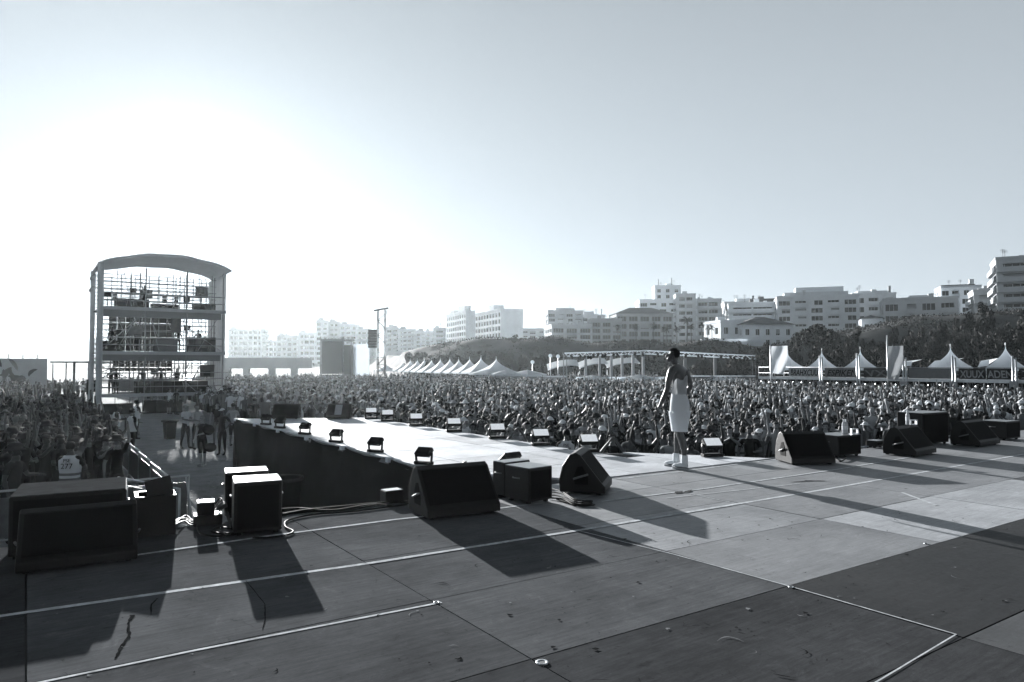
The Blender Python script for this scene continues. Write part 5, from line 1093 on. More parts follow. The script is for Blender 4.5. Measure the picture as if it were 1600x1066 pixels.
# ================================================================== BUILDINGS
def building(name, label, u, vt, vb, D, yaw, wl, dl, floors, bays, wall='cream', style='window', side_bays=3, group='buildings on the slope', roof=None, top=None, left_style=None, base=None, gl='glass', rad_=0):
    """near-left corner at pixel u and depth D; wl along the front, dl back; heights from pixels"""
    if u > 990:
        al = math.atan((u-800)/F); yaw = yaw-al+R(7); wl = wl*math.cos(al)*1.04
    c = W(u, vt, D); ht = c.z; zb = W(u, vb, D).z; zg = min(gz(c.x, c.y), zb)-1.5
    t = thing(name, (c.x, c.y, zg), yaw, label, 'building', group)
    H_ = ht-zg; z0 = zb-zg; mw = M[wall]; fh = (H_-z0-.6)/floors
    def face(mb, org, dx, dn, length, n_, openings):
        """wall face with recessed openings; org 2D, dx along, dn outward normal"""
        xs = sorted({0.0, length}|{o[0] for o in openings}|{o[1] for o in openings}); zs = sorted({0.0, H_}|{o[2] for o in openings}|{o[3] for o in openings})
        def P(x, z, dpt=0): return (org[0]+dx[0]*x-dn[0]*dpt, org[1]+dx[1]*x-dn[1]*dpt, z)
        for i in range(len(xs)-1):
            for k in range(len(zs)-1):
                xm, zm = (xs[i]+xs[i+1])/2, (zs[k]+zs[k+1])/2
                if any(o[0] < xm < o[1] and o[2] < zm < o[3] for o in openings): continue
                mb.add([P(xs[i], zs[k]), P(xs[i+1], zs[k]), P(xs[i+1], zs[k+1]), P(xs[i], zs[k+1])], [(0, 1, 2, 3)])
        for o in openings:
            dpt = o[4]; q = [P(o[0], o[2]), P(o[1], o[2]), P(o[1], o[3]), P(o[0], o[3]), P(o[0], o[2], dpt), P(o[1], o[2], dpt), P(o[1], o[3], dpt), P(o[0], o[3], dpt)]
            mb.add(q, [(0, 4, 5, 1), (1, 5, 6, 2), (2, 6, 7, 3), (3, 7, 4, 0)])
    def openings(length, n_, sty):
        res = []; bw_ = length/n_
        for k in range(floors):
            zf = z0+k*fh
            for i in range(n_):
                x0 = i*bw_
                if sty == 'loggia': res.append((x0+.25, x0+bw_-.25, zf+.15, zf+fh-.35, 1.3))
                elif sty == 'wide': res.append((x0+bw_*.12, x0+bw_*.88, zf+fh*.22, zf+fh*.84, .5))
                elif sty == 'window': res.append((x0+bw_*.3, x0+bw_*.7, zf+fh*.26, zf+fh*.82, .35))
                elif sty == 'mixed': res.append((x0+bw_*(.12 if (i+k) % 3 else .3), x0+bw_*.8, zf+fh*(.12 if i % 2 else .3), zf+fh*.86, 1.1 if i % 2 else .3))
        return res
    ls = left_style or style
    mb = MB(); glass = []
    faces = [((0, 0), (1, 0), (0, -1), wl, bays, style), ((0, dl), (0, -1), (-1, 0), dl, side_bays, ls), ((wl, 0), (0, 1), (1, 0), dl, side_bays, ls)]
    for org, dx, dn, ln, n_, sty in faces:
        op = openings(ln, n_, sty) if sty != 'blank' and n_ else []
        face(mb, org, dx, dn, ln, n_, op); glass.append((org, dx, dn, op, sty))
    mb.add([(0, dl, 0), (wl, dl, 0), (wl, dl, H_), (0, dl, H_)], [(3, 2, 1, 0)]); mb.add([(0, 0, H_-.01), (wl, 0, H_-.01), (wl, dl, H_-.01), (0, dl, H_-.01)], [(0, 1, 2, 3)])
    mb.build('wall', mw, t, fix=False)
    cnt = 0
    for fi, (org, dx, dn, op, sty) in enumerate(glass):
        if fi == 2 and c.x > -20: continue
        if fi == 1 and c.x+dl*-math.sin(yaw) < -60 and yaw < .1: pass
        for o in op:
            cnt += 1
            if cnt > 110: break
            dpt = o[4]-.01; wd_, hh_ = o[1]-o[0], o[3]-o[2]
            m2 = MB(); P = lambda x, z, d_: (org[0]+dx[0]*x-dn[0]*d_, org[1]+dx[1]*x-dn[1]*d_, z)
            m2.add([P(o[0], o[2], dpt), P(o[1], o[2], dpt), P(o[1], o[3], dpt), P(o[0], o[3], dpt)], [(0, 1, 2, 3)], 0)
            nm_ = max(1, int(wd_/1.1))
            for q in range(1, nm_+1 if sty != 'loggia' else nm_):
                xm = o[0]+wd_*q/(nm_+(1 if sty != 'loggia' else 0)); m2.add([P(xm-.06, o[2], dpt-.04), P(xm+.06, o[2], dpt-.04), P(xm+.06, o[3], dpt-.04), P(xm-.06, o[3], dpt-.04)], [(0, 1, 2, 3)], 1)
            if random.random() < .2:      # half-lowered blind
                zz_ = o[3]-hh_*random.uniform(.25, .8); m2.add([P(o[0]+.05, zz_, dpt-.02), P(o[1]-.05, zz_, dpt-.02), P(o[1]-.05, o[3], dpt-.02), P(o[0]+.05, o[3], dpt-.02)], [(0, 1, 2, 3)], 1)
            m2.build('window', [M[gl], M['shutter']], t, fix=False)
            if sty == 'loggia' or (sty == 'mixed' and o[4] > .5):
                m2 = MB(); pr = .7 if sty == 'loggia' else .35
                a0, a1 = o[0]-.15, o[1]+.15
                for (z_0, z_1, d0_, d1_) in ((o[2]-.18, o[2]-.003, -pr, -.003), (o[2], o[2]+.95, -pr, -pr+.1)):
                    q = [P(a0, z_0, d0_), P(a1, z_0, d0_), P(a1, z_0, d1_), P(a0, z_0, d1_), P(a0, z_1, d0_), P(a1, z_1, d0_), P(a1, z_1, d1_), P(a0, z_1, d1_)]
                    m2.add(q, [(0, 3, 2, 1), (4, 5, 6, 7), (0, 1, 5, 4), (1, 2, 6, 5), (2, 3, 7, 6), (3, 0, 4, 7)])
                m2.build('balcony', mw, t, fix=False)
    mb = MB(); e = .12
    if roof == 'hip':
        z = H_; k = min(wl, dl)*.5; rh = k*.42; ov = .5
        mb.add([(-ov, -ov, z), (wl+ov, -ov, z), (wl+ov, dl+ov, z), (-ov, dl+ov, z), (k if wl > dl else wl/2, dl/2 if wl > dl else k, z+rh), (wl-k if wl > dl else wl/2, dl/2 if wl > dl else dl-k, z+rh)],
               [(0, 1, 5, 4) if wl > dl else (0, 1, 4), (1, 2, 5) if wl > dl else (1, 2, 5, 4), (2, 3, 4, 5) if wl > dl else (2, 3, 5), (3, 0, 4) if wl > dl else (3, 0, 4, 5), (3, 2, 1, 0)]); mb.build('roof', M['tile'], t)
    else:
        for q in ((-e, wl+e, -e, .15), (-e, wl+e, dl-.15, dl+e), (-e, .15, .151, dl-.151), (wl-.15, wl+e, .151, dl-.151)): mb.box(q[0], q[1], q[2], q[3], H_, H_+.55)
        mb.build('roof_parapet', mw, t)
    if roof != 'hip' and style != 'blank' or len(top or []) > 1:
        rb = random.Random(int(u*7+vt)); bm_ = M[wall]
        for q in range(rb.randint(2, 5)):
            x = rb.uniform(.5, max(.8, wl-2)); y = rb.uniform(.5, 3); mb = MB(); kind_ = rb.random()
            if kind_ < .45: mb.box(x, x+rb.uniform(.5, 1.8), y, y+1, H_+.02, H_+rb.uniform(.9, 1.7)); mb.build('chimney', bm_, t)
            else:
                h_ = rb.uniform(1.5, 3.2); mb.tube([(x, y, H_), (x, y, H_+h_)], .06, 4)
                for z_ in (.75, .87, .97): mb.tube([(x-.5, y, H_+h_*z_), (x+.5, y, H_+h_*z_)], .035, 4)
                mb.build('antenna', M['dsteel'], t)
    for (x, y, w2, d2, h2, ms) in (top or []):
        mb = MB(); mb.box(x, x+w2, y, y+d2, H_+.01, H_+h2); mb.build('roof_house' if w2 > .8 else 'chimney', M[ms], t)
    return t
YH = math.atan2(12.4, 31)
building('hotel', 'right wing of the long hotel with blank end wall beside it', 782, 484, 540, 300, YH, 10.5, 34, 5, 2, 'cream', 'blank', 9, left_style='wide', top=[(2, 14, 5, 6, 3.2, 'cream')])
building('hotel', 'left wing of the long hotel, stepped back behind its twin', 727.5, 487, 545, 318, YH, 4.6, 31, 6, 1, 'cream', 'blank', 9, left_style='wide', top=[(.5, 3, 3, 10, 3, 'cream'), (.5, 20, 4, 6, 2, 'cream2')])
building('apartment_block', 'small block with white balconies left of the hotel', 677, 514, 545, 330, .1, 6, 8, 4, 1, 'cream', 'loggia', 2)
building('restaurant', 'low dark glazed terrace building under the hotel', 706, 540, 553, 275, .12, 26, 8, 1, 9, 'dark', 'wide', 2)
building('apartment_block', 'small beige block between hotel and curved building', 802, 515, 545, 330, 0, 15, 9, 4, 4, 'cream2', 'mixed', 2)
building('apartment_block', 'front storeys of the pale building with rounded corner', 862, 509, 552, 235, R(8), 14, 12, 4, 3, 'cream2', 'wide', 3)
building('apartment_block', 'plain curved middle section of the pale terrace building', 899, 508, 552, 240, R(10), 9.5, 12, 4, 2, 'cream2', 'window', 2)
building('apartment_block', 'set-back upper storeys above the rounded corner building', 856, 487, 512, 252, R(6), 13, 8, 3, 4, 'cream2', 'mixed', 3, top=[(3, 1, 7, 4, 1.4, 'cream2')])
building('apartment_block', 'stepped pale block with narrow roof house, centre of the slope', 908, 494, 512, 262, 0, 9, 8, 2, 3, 'cream', 'mixed', 2, top=[(1, 1, 4, 4, 1.8, 'cream'), (7.5, 1, .5, .5, 2.8, 'cream')])
building('apartment_block', 'buff block with dark arched windows left of the tiled roof', 924, 500, 552, 238, R(2), 10.5, 10, 5, 3, 'tan', 'wide', 3)
building('apartment_block', 'buff block under the dark hipped roof behind the palms', 963, 490, 552, 240, R(4), 20, 12, 5, 5, 'tan', 'wide', 3, roof='hip')
building('apartment_block', 'crown of the tallest stepped tower block with antennas', 1023, 448, 478, 290, 0, 10.5, 9, 3, 3, 'cream', 'window', 2, top=[(1.5, 1, .3, .3, 3.2, 'grey'), (7, 1, .3, .3, 3.8, 'grey'), (5, 2, 2, 2, 1.5, 'cream')])
building('apartment_block', 'broad pale storeys of the tallest stepped block', 999, 470, 552, 275, 0, 22, 14, 8, 6, 'cream', 'mixed', 3)
building('apartment_block', 'wing with stacked balconies right of the tallest block', 1056, 461, 552, 272, 0, 7.5, 12, 8, 2, 'cream2', 'loggia', 3)
building('apartment_block', 'second wing with stacked balconies left of the villa', 1086, 469, 552, 274, 0, 10, 12, 7, 2, 'cream2', 'loggia', 3)
building('apartment_block', 'narrow grey block between balcony wing and modern flats', 1122, 478, 540, 290, 0, 5, 10, 5, 1, 'tan', 'window', 2)
building('apartment_block', 'low pale flats glimpsed left behind the modern flats', 1132, 474, 520, 235, 0, 8, 9, 3, 3, 'cream2', 'mixed', 2, top=[(4, 1, 5, 4, 1.6, 'cream')])
building('modern_flats', 'modern flats with long white balcony bands above the villa', 1138, 476, 510, 205, R(-6), 13.5, 10, 3, 2, 'cream', 'loggia', 2)
building('modern_flats', 'dark clad rear part of the modern flats above the villa', 1172, 470, 505, 214, R(-6), 9, 8, 3, 2, 'dark', 'window', 2)
building('villa', 'white cubic villa left half with sunlit side wall', 1126, 504, 545, 150, R(20), 5.2, 8, 2, 2, 'cream', 'window', 2)
building('villa', 'villa right half with dark hipped roof behind the garden trees', 1160, 507, 545, 148, R(12), 11, 9, 2, 5, 'cream', 'window', 3, roof='hip')
building('garden_wall', 'low white terrace wall in front of the villa', 1098, 534, 546, 144, 0, 11.5, 3, 1, 1, 'white', 'blank', 0)
building('apartment_block', 'large pale block behind the umbrella pine, left part', 1214, 466, 530, 190, R(-4), 21, 14, 5, 5, 'cream2', 'mixed', 3, top=[(2, 2, 16, 8, 1.6, 'cream2'), (5, 3, 12, 6, 3, 'cream')])
building('apartment_block', 'receding pale block with balcony bands behind the small tiled house', 1332, 461, 535, 205, R(6), 12.5, 10, 5, 3, 'cream2', 'mixed', 3, top=[(2, 2, 8, 5, 1.3, 'cream2'), (10, 1, .6, .6, 2.6, 'grey')])
building('small_house', 'small white house with hipped tile roof among the trees', 1346, 498, 530, 160, R(0), 4.7, 5, 1, 2, 'white', 'window', 1, roof='hip')
building('modern_flats', 'smooth grey modern flats with two tall recessed balcony bays', 1380, 470, 528, 170, R(-3), 17, 12, 3, 4, 'tan', 'mixed', 2, top=[(6, 3, 5, 5, 1.3, 'cream2')])
building('apartment_block', 'stepped white flats with slanted dark roof on the right skyline', 1470, 450, 520, 215, R(3), 12, 10, 5, 4, 'white', 'mixed', 3, top=[(.2, .5, 9, 7, .9, 'dark'), (8, 2, 1.2, 1.2, 2.6, 'cream2')])
building('apartment_block', 'middle flats with long balconies left of the tall corner block', 1521, 456, 520, 178, 0, 6, 10, 4, 1, 'tan', 'loggia', 2)
building('apartment_block', 'tall balcony block at the right picture edge', 1556, 406, 505, 150, R(-2), 14, 12, 6, 2, 'tan', 'loggia', 2, top=[(6, 2, 5, 5, 1.6, 'dark')])
# far hazy row on the left
FAR = 'hazy far buildings behind the crowd'
for i, (u0, u1, vt, vb, D, fl, lb) in enumerate([(357, 410, 515, 575, 430, 7, 'wide hazy block just right of the mixing tower'), (140, 152, 534, 572, 520, 5, 'hazy block half hidden left of the mixing tower'), (405, 434, 533, 575, 440, 5, 'low hazy block between two taller ones'), (432, 464, 525, 575, 400, 6, 'hazy block with roof stubs left of centre'), (466, 500, 521, 575, 390, 6, 'hazy block left of the tall pair'),
        (494, 512, 502, 572, 370, 9, 'tallest hazy block of the far row, left half'), (512, 531, 504, 572, 372, 9, 'tallest hazy block of the far row, right half'), (531, 557, 508, 572, 365, 8, 'hazy block behind the small video stage'), (556, 581, 516, 572, 350, 7, 'hazy block left of the speaker mast'), (604, 622, 513, 550, 360, 5, 'hazy block just right of the speaker mast'), (622, 650, 516, 550, 350, 5, 'hazy balcony block right of the speaker mast'), (650, 680, 519, 550, 345, 5, 'hazy low block left of the white balconies')]):
    building('apartment_block', lb, u0, vt, vb, D, R(4) if i % 2 else 0, (u1-u0)/F*D, 12, fl, max(2, (u1-u0)//7), 'cream' if i % 3 else 'cream2', 'mixed' if i % 2 else 'loggia', 2, group=FAR, top=[(1, 1, 2.5, 3, 1.8, 'cream2')])
# far terrace hall
D = 175; P = W(345, 575, D); mbn = thing('beach_hall', (P.x, P.y, 0), 0, 'long low hazy hall on thick legs right of the mixing tower', 'hall'); Lb = W(463, 575, D).x-P.x; zt, zb_ = W(400, 559, D).z, W(400, 576, D).z
mb = MB(); mb.box(0, Lb, 0, 14, zb_, zt); mb.build('roof_slab', M['grey'], mbn)
for x in (.5, Lb*.28, Lb*.62, Lb-1.6):
    mb = MB(); mb.box(x, x+1.4, .5, 2, 0, zb_-.003); mb.build('pillar', M['grey'], mbn)
# small screen stage
D = 135; P = W(502, 575, D); zt = W(502, 526, D).z; t = thing('screen_stage', (P.x, P.y, 0), R(6), 'hazy boxy side stage with dark screen, seen between crowd and far flats', 'stage'); Ls_ = W(548, 575, D).x-P.x
mb = MB(); mb.box(0, Ls_*.72, 0, .4, 1.5, zt-.9); mb.build('screen', M['screen'], t); mb = MB(); mb.box(Ls_*.74, Ls_, .1, 3, .5, zt-1.6); mb.build('side_wing', M['dark'], t)
mb = MB(); mb.box(-.2, Ls_+.2, -.4, 3.4, zt-.85, zt-.5); mb.box(-.2, Ls_+.2, -.3, 4, .2, 1.4)
for x in (-.1, Ls_*.73, Ls_): mb.tube([(x, -.3, 0), (x, -.3, zt)], .12, 5)
for k in range(9): mb.tube([(Ls_*k/9, -.3, zt-.5), (Ls_*(k+1)/9, -.3, zt), (Ls_*(k+1)/9, -.3, zt-.5)], .05, 4)
mb.build('truss', M['dsteel'], t)
mb = MB(); Wg = 3.4; mb.box(Ls_+.3, Ls_+Wg, .5, .6, .5, zt-1.4); mb.build('pale_scrim', M['white'], t)
# speaker mast
D = 105; P = W(595, 575, D); zt = W(595, 484, D).z; t = thing('speaker_mast', (P.x, P.y, 0), 0, 'tall truss mast with hanging black speaker column behind the crowd', 'mast')
mb = MB()
for x in (-.55, .55):
    for y in (0, 1): mb.tube([(x, y, 0), (x, y, zt)], .08, 5)
n = int(zt/1.1)
for k in range(n):
    z = k*1.1; s = 1 if k % 2 else -1; mb.tube([(-.55*s, 0, z), (.55*s, 0, z+1.1)], .06, 4); mb.tube([(-.55, 0, z), (.55, 0, z)], .06, 4); mb.tube([(-.55*s, 1, z), (.55*s, 1, z+1.1)], .03, 4)
mb.build('mast_truss', M['dsteel'], t)
mb = MB(); mb.tube([(-1.1, 0, zt-.15), (1.1, 0, zt+.25)], .14, 5); mb.tube([(-.9, 0, zt-.1), (-.6, 0, zt-1.6)], .03, 4); mb.tube([(.95, 0, zt+.1), (.62, 0, zt-1.6)], .03, 4); mb.build('top_beam', M['dsteel'], t)
za, zb_ = W(582, 515, D).z, W(582, 544, D).z
for k in range(7):
    mb = MB(); h_ = (za-zb_)/7; mb.box(-1.85, -.6, -.5, .2, zb_+k*h_+.02, zb_+(k+1)*h_-.02); mb.build('speaker_box', M['cl_d'], t)
# ================================================================== TENTS, WHITE FRAME, FENCES
def pagoda(x, y, z, wd, eave, peak, label, yaw=0.0, group='white pagoda tents', legs=True):
    t = thing('pagoda_tent', (x, y, z), yaw, label, 'tent', group); mb = MB(); n = 4; k = 9; rings = []
    for i in range(k+1):
        s = i/k; r_ = wd/2*((1-s)**1.75*.97+.03*(1-s)) if i < k else .02; rings.append([(sx*r_, sy*r_, eave+(peak-eave)*s) for sx, sy in ((-1, -1), (1, -1), (1, 1), (-1, 1))])
    vs_ = [p for r_ in rings for p in r_]; mb.add(vs_, [(j*4+i, j*4+(i+1) % 4, (j+1)*4+(i+1) % 4, (j+1)*4+i) for j in range(k) for i in range(4)], 0, False)
    e = wd/2; mb.add([(-e, -e, eave-.22), (e, -e, eave-.22), (e, e, eave-.22), (-e, e, eave-.22), (-e, -e, eave), (e, -e, eave), (e, e, eave), (-e, e, eave)], [(0, 1, 5, 4), (1, 2, 6, 5), (2, 3, 7, 6), (3, 0, 4, 7)])
    mb.build('roof', M['white'], t)
    mb = MB(); mb.tube([(0, 0, peak-.05), (0, 0, peak+.25)], .03, 5); mb.build('finial', M['alu'], t)
    if legs:
        for sx, sy in ((-1, -1), (1, -1), (1, 1), (-1, 1)):
            mb = MB(); mb.tube([(sx*(e-.05), sy*(e-.05), 0), (sx*(e-.05), sy*(e-.05), eave-.2)], .05, 5); mb.build('leg', M['alu'], t)
peaks = [(601, 568, 150), (628, 566, 146), (640, 562, 138), (651, 562, 133), (662, 561, 128), (673, 562, 123), (687, 561, 118), (702, 560, 113), (716, 561, 109), (733, 560, 105), (751, 558, 98), (775, 560, 93)]
for i, (u, v, D) in enumerate(peaks):
    p = W(u, v, D); e = W(u, 582, D); pagoda(p.x, p.y+1, 0, 4.6 if i > 8 else 4.3, max(2.1, e.z), p.z, '%s white pagoda tent from the left in the row behind the crowd' % ordn(i), R(20))
def umbrella(u, v, D, wd, label):
    p = W(u, v, D); t = thing('market_umbrella', (p.x, p.y, gz(p.x, p.y)), 0, label, 'umbrella', 'low white umbrellas behind the crowd'); z = p.z-gz(p.x, p.y)
    mb = MB(); mb.lathe([(wd/2, -.75), (wd/2, -.55), (wd*.3, -.32), (0, 0)], (0, 0, z), 8, 0, False); mb.build('canopy', M['white'], t); mb = MB(); mb.tube([(0, 0, 0), (0, 0, z-.05)], .04, 6); mb.build('pole', M['alu'], t)
for u, v, D, wd, lb in ((762, 577, 92, 5, 'wide low white umbrella under the largest pagoda tent'), (790, 578, 90, 4.2, 'low white umbrella just right of the pagoda row'), (824, 578, 90, 5, 'low white umbrella with square roof vent near the lamp'), (925, 586, 84, 5.2, 'left white umbrella below the white truss frame'), (998, 585, 84, 5.2, 'middle white umbrella below the white truss frame'), (1128, 587, 84, 6.5, 'right grey-white umbrella behind the shirtless man')): umbrella(u, v, D, wd, lb)
def fence(u0, u1, D, z, name, label, m_, h_=None):
    P, Q = W(u0, 570, D), W(u1, 570, D); t = thing(name, (P.x, P.y, 0), 0, label, 'fence'); L_ = Q.x-P.x; n = max(2, int(L_/2.5))
    for i in range(n): mb = MB(); mb.box(i*L_/n+.03, (i+1)*L_/n-.03, 0, .06, .1, z); mb.build('panel', m_, t)
    mb = MB(); mb.tube([(0, -.05, z+.05), (L_, -.05, z+.05)], .05, 5); mb.build('rail', M['white'], t)
fence(742, 885, 91, 1.75, 'site_fence', 'pale site fence right of the pagoda tents', M['fabric']); fence(900, 1060, 83.5, 1.75, 'site_fence', 'white site fence below the left truss umbrellas', M['white']); fence(1062, 1180, 83.5, 1.9, 'site_fence', 'dark slatted fence behind the shirtless man', M['cl_m'])
# white truss frame
D0, D1 = 86, 80
t = thing('truss_frame', (0, 0, 0), 0, 'long white truss portal hung with stage lights behind the crowd', 'truss')
posts = [883, 915, 937, 955, 972, 989, 1005, 1070, 1117, 1178]
for u in posts:
    d_ = 88+(4 if u in (937, 972, 1005) else 0); P = W(u, 553, d_); mb = MB(); x0, y0 = P.x, P.y; zt = P.z
    mb.box(x0-.16, x0+.16, y0-.15, y0+.15, gz(x0, y0)-.2, zt) if u not in (1178, 883) else [mb.tube([(x0+sx*.2, y0, 0), (x0+sx*.2, y0, zt)], .06, 5) for sx in (-1, 1)]
    mb.build('post', M['cl_g'] if u < 1010 else M['cl_m'], t)
mb = MB(); P, Q, S_ = W(882, 552, 88), W(1010, 548, 86), W(1180, 556, 88)
for p, q in ((P, Q), (Q, S_)):
    for dz in (0, -.4): mb.tube([p+Vector((0, 0, dz)), q+Vector((0, 0, dz))], .08, 5)
    n = 22
    for k in range(n): a_, b_ = p.lerp(q, k/n), p.lerp(q, (k+1)/n); mb.tube([a_+Vector((0, 0, -.4*(k % 2))), b_+Vector((0, 0, -.4*((k+1) % 2)))], .04, 4)
mb.build('top_truss', M['white'], t)
for k in range(46):
    s = (k+.5)/46*2; q = P.lerp(Q, s) if s < 1 else Q.lerp(S_, s-1)
    if random.random() < .15: continue
    mb = MB(); a_ = random.uniform(-.6, .6); mt = Matrix.Translation(q+Vector((random.uniform(-.2, .2), -.1, -.5+random.uniform(-.15, .3)))) @ Matrix.Rotation(a_, 4, 'Y'); mb.box(-.13, .13, -.15, .15, -.3, .12, 0, mt)
    tag(mb.build('stage_light', M['cl_b']), ordn(k)+' dark lamp position from the left on the white truss frame', 'stage lamp', 'lamps on the white truss frame')
for i, (u0, u1, vt, vb, D, lb) in enumerate([(856, 905, 570, 582, 104, 'left white awning roof behind the truss frame'), (905, 950, 567, 580, 108, 'middle white awning roof behind the truss frame'), (948, 1000, 566, 578, 111, 'right white awning roof behind the truss frame')]):
    P, Q = W(u0, vb, D), W(u1, vb, D); zt = W(u0, vt, D).z; L_ = Q.x-P.x; mb = MB(); g0 = gz(P.x, P.y)
    t = thing('awning', (P.x, P.y, g0), 0, lb, 'awning', 'white awnings behind the truss frame'); zb_ = P.z-g0
    prof = [(s, zb_+(zt-P.z)*math.sin(PI*min(1, s*.5+.12))) for s in np.linspace(0, 1, 9)]
    mb.add([(s*L_, 0, z) for s, z in prof]+[(s*L_, 4, z+.8) for s, z in prof]+[(s*L_, 0, z-.15) for s, z in prof], [(i_, i_+1, i_+10, i_+9) for i_ in range(8)]+[(i_, i_+1, i_+19, i_+18) for i_ in range(8)]); mb.build('roof', M['white'], t)
    for s in (.02, .98): mb = MB(); mb.tube([(s*L_, .1, 0), (s*L_, .1, zb_)], .07, 5); mb.build('post', M['alu'], t)
# round street lamps near the frame
for u, v, D, lb in ((860, 556, 95, 'round white lamp left of the truss frame'), (872, 557, 94, 'second round white lamp on a pole by the truss frame'), (832, 566, 93, 'round white lamp above the pale site fence')):
    p = W(u, v, D); g0 = gz(p.x, p.y); t = thing('street_lamp', (p.x, p.y, g0), 0, lb, 'lamp', 'round lamps behind the crowd'); mb = MB(); mb.tube([(0, 0, 0), (0, 0, p.z-g0-.2)], .05, 6); mb.build('pole', M['alu'], t); mb = MB(); mb.ell((0, 0, p.z-g0), .26, .26, .26, 12, 8); mb.build('globe', M['white'], t)
# ================================================================== RIGHT DECK WITH RAILING, TENTS, STRING LIGHTS
A_, B_ = W(1186, 592, 60), W(1640, 599, 44); dA = B_-A_; dA.z = 0; LD = dA.length; angD = math.atan2(dA.y, dA.x); zE = (A_.z+B_.z)/2
def DL(s, y, z): d = dA.normalized(); return Vector((A_.x, A_.y, 0))+d*s+Vector((-d.y, d.x, 0))*y+Vector((0, 0, z))
def s_at(u):   # distance along the deck edge seen at pixel u
    k = (u-800)/F; return (k*A_.y-A_.x)/(dA.x-k*dA.y)*LD
t = thing('raised_deck', DL(0, 0, 0), angD, 'long raised bar deck with banner railing and string lights, right side', 'deck')
mb = MB(); mb.box(0, LD, 0, 7, zE, zE+.16); mb.build('deck_floor', M['dsteel'], t)
mb = MB(); mb.box(0, LD, -.12, -.003, zE-.02, zE+.18); mb.build('edge_beam', M['alu'], t)
mb = MB(); mb.box(0, LD, 5, 5.1, .0, zE-.01); mb.build('back_wall', M['cl_b'], t)
mb = MB()
for z in (zE+.98, zE+.5): mb.tube([(0, -.05, z), (LD, -.05, z)], .025, 5)
for s in np.arange(0, LD, 1.5): mb.tube([(s, -.05, zE+.18), (s, -.05, zE+.98)], .022, 5)
mb.build('railing', M['steel'], t)
for s in np.arange(.3, LD, 3.1):
    mb = MB(); mb.tube([(s, .1, 0), (s, .1, zE-.01)], .07, 6); mb.build('pillar', M['dsteel'], t)
# banners on the railing with hand-drawn lettering
def letter_banner(u0, u1, txt, m_bg, m_fg, label, sz=.72, shear=0):
    s0, s1 = s_at(u0), s_at(u1); tt = thing('railing_banner', DL(s0, -.09, zE+.22), angD, label, 'banner', 'banners on the deck railing')
    mb = MB(); mb.box(0, s1-s0, -.01, .01, 0, .72); mb.build('cloth', m_bg, tt)
    cu = bpy.data.curves.new('lettering', 'FONT'); cu.body = txt; cu.size = sz; cu.align_x = 'CENTER'; cu.extrude = .004; cu.shear = shear; cu.offset = .012; cu.materials.append(m_fg)
    o = bpy.data.objects.new('lettering', cu); C.objects.link(o); bpy.context.view_layer.update(); wd_ = o.dimensions.x; me = bpy.data.meshes.new_from_object(o); bpy.data.objects.remove(o)
    o = link('lettering', me, tt, ((s1-s0)/2, -.014, .1)); o.rotation_euler = (R(90), 0, 0); o.scale = ((s1-s0)*.9/max(wd_, .1), .95, 1)
letter_banner(1233, 1281, 'BRAHXCUU', M['fabric'], M['cl_b'], 'pale banner with dark wild lettering at the deck\'s left end', shear=.2)
letter_banner(1289, 1342, 'ESPIKEN', M['cl_m'], M['cl_b'], 'grey banner with dark slanted lettering, second from left', shear=.3)
letter_banner(1350, 1392, 'VX', M['cl_d'], M['cl_m'], 'dark banner with grey shapes beside the tall flag pole', shear=-.2)
letter_banner(1420, 1492, '', M['cl_m'], M['cl_b'], 'plain dark mesh banner between the flag and the large pagoda')
letter_banner(1498, 1540, 'XUUX', M['cl_b'], M['fabric'], 'dark banner with pale wild lettering under the large pagoda')
letter_banner(1542, 1585, 'ADEN', M['cl_b'], M['fabric'], 'dark banner reading ADEN near the right edge', shear=-.1)
letter_banner(1592, 1640, 'X', M['cl_b'], M['fabric'], 'dark banner piece at the very right edge')
for i, (u, v, wd) in enumerate([(1231, 552, 1.9), (1284, 549, 1.7), (1344, 547, 1.75), (1485, 543, 2.1), (1571, 541, 1.8)]):
    s = s_at(u); q = DL(s, 1.9, 0); D = q.y; p = W(u, v, D); e = W(u, 574.5, D)
    pagoda(p.x, p.y, zE+.16, wd, e.z-zE-.16, p.z-zE-.16, ['leftmost pagoda tent on the raised deck, behind the flag', 'second pagoda tent on the raised deck', 'third pagoda tent on the raised deck', 'largest pagoda tent on the raised deck', 'rightmost pagoda tent on the raised deck'][i], angD, 'pagoda tents on the raised deck', legs=True)
def awn(u0, u1, vt, vb, y_, lb):
    P, Q = DL(s_at(u0), y_, 0), DL(s_at(u1), y_, 0); zt, zb_ = W(u0, vt, P.y).z, W(u0, vb, P.y).z; L_ = (Q-P).length; tt = thing('sail_awning', (P.x, P.y, zE+.16), angD, lb, 'awning', 'white awnings on the raised deck')
    mb = MB(); mb.add([(0, 0, zb_-zE-.16), (L_*.25, .2, zt-zE-.2), (L_, .2, zt-zE-.16), (L_, 2, zt-zE), (0, 2, zb_-zE), (L_, 0, zb_-zE-.05)], [(0, 1, 4), (1, 2, 3, 4), (0, 5, 2, 1)]); mb.build('sail', M['white'], tt)
    for x in (.1, L_-.1): mb = MB(); mb.tube([(x, .1, 0), (x, .1, zb_-zE-.1)], .05, 5); mb.build('post', M['alu'], tt)
awn(1364, 1396, 565, 574, 3, 'curved white awning left of the tall flag'); awn(1420, 1462, 563, 574, 3.2, 'curved white awning left of the largest pagoda'); awn(1498, 1516, 563, 574, 3.4, 'white sail tip right of the largest pagoda')
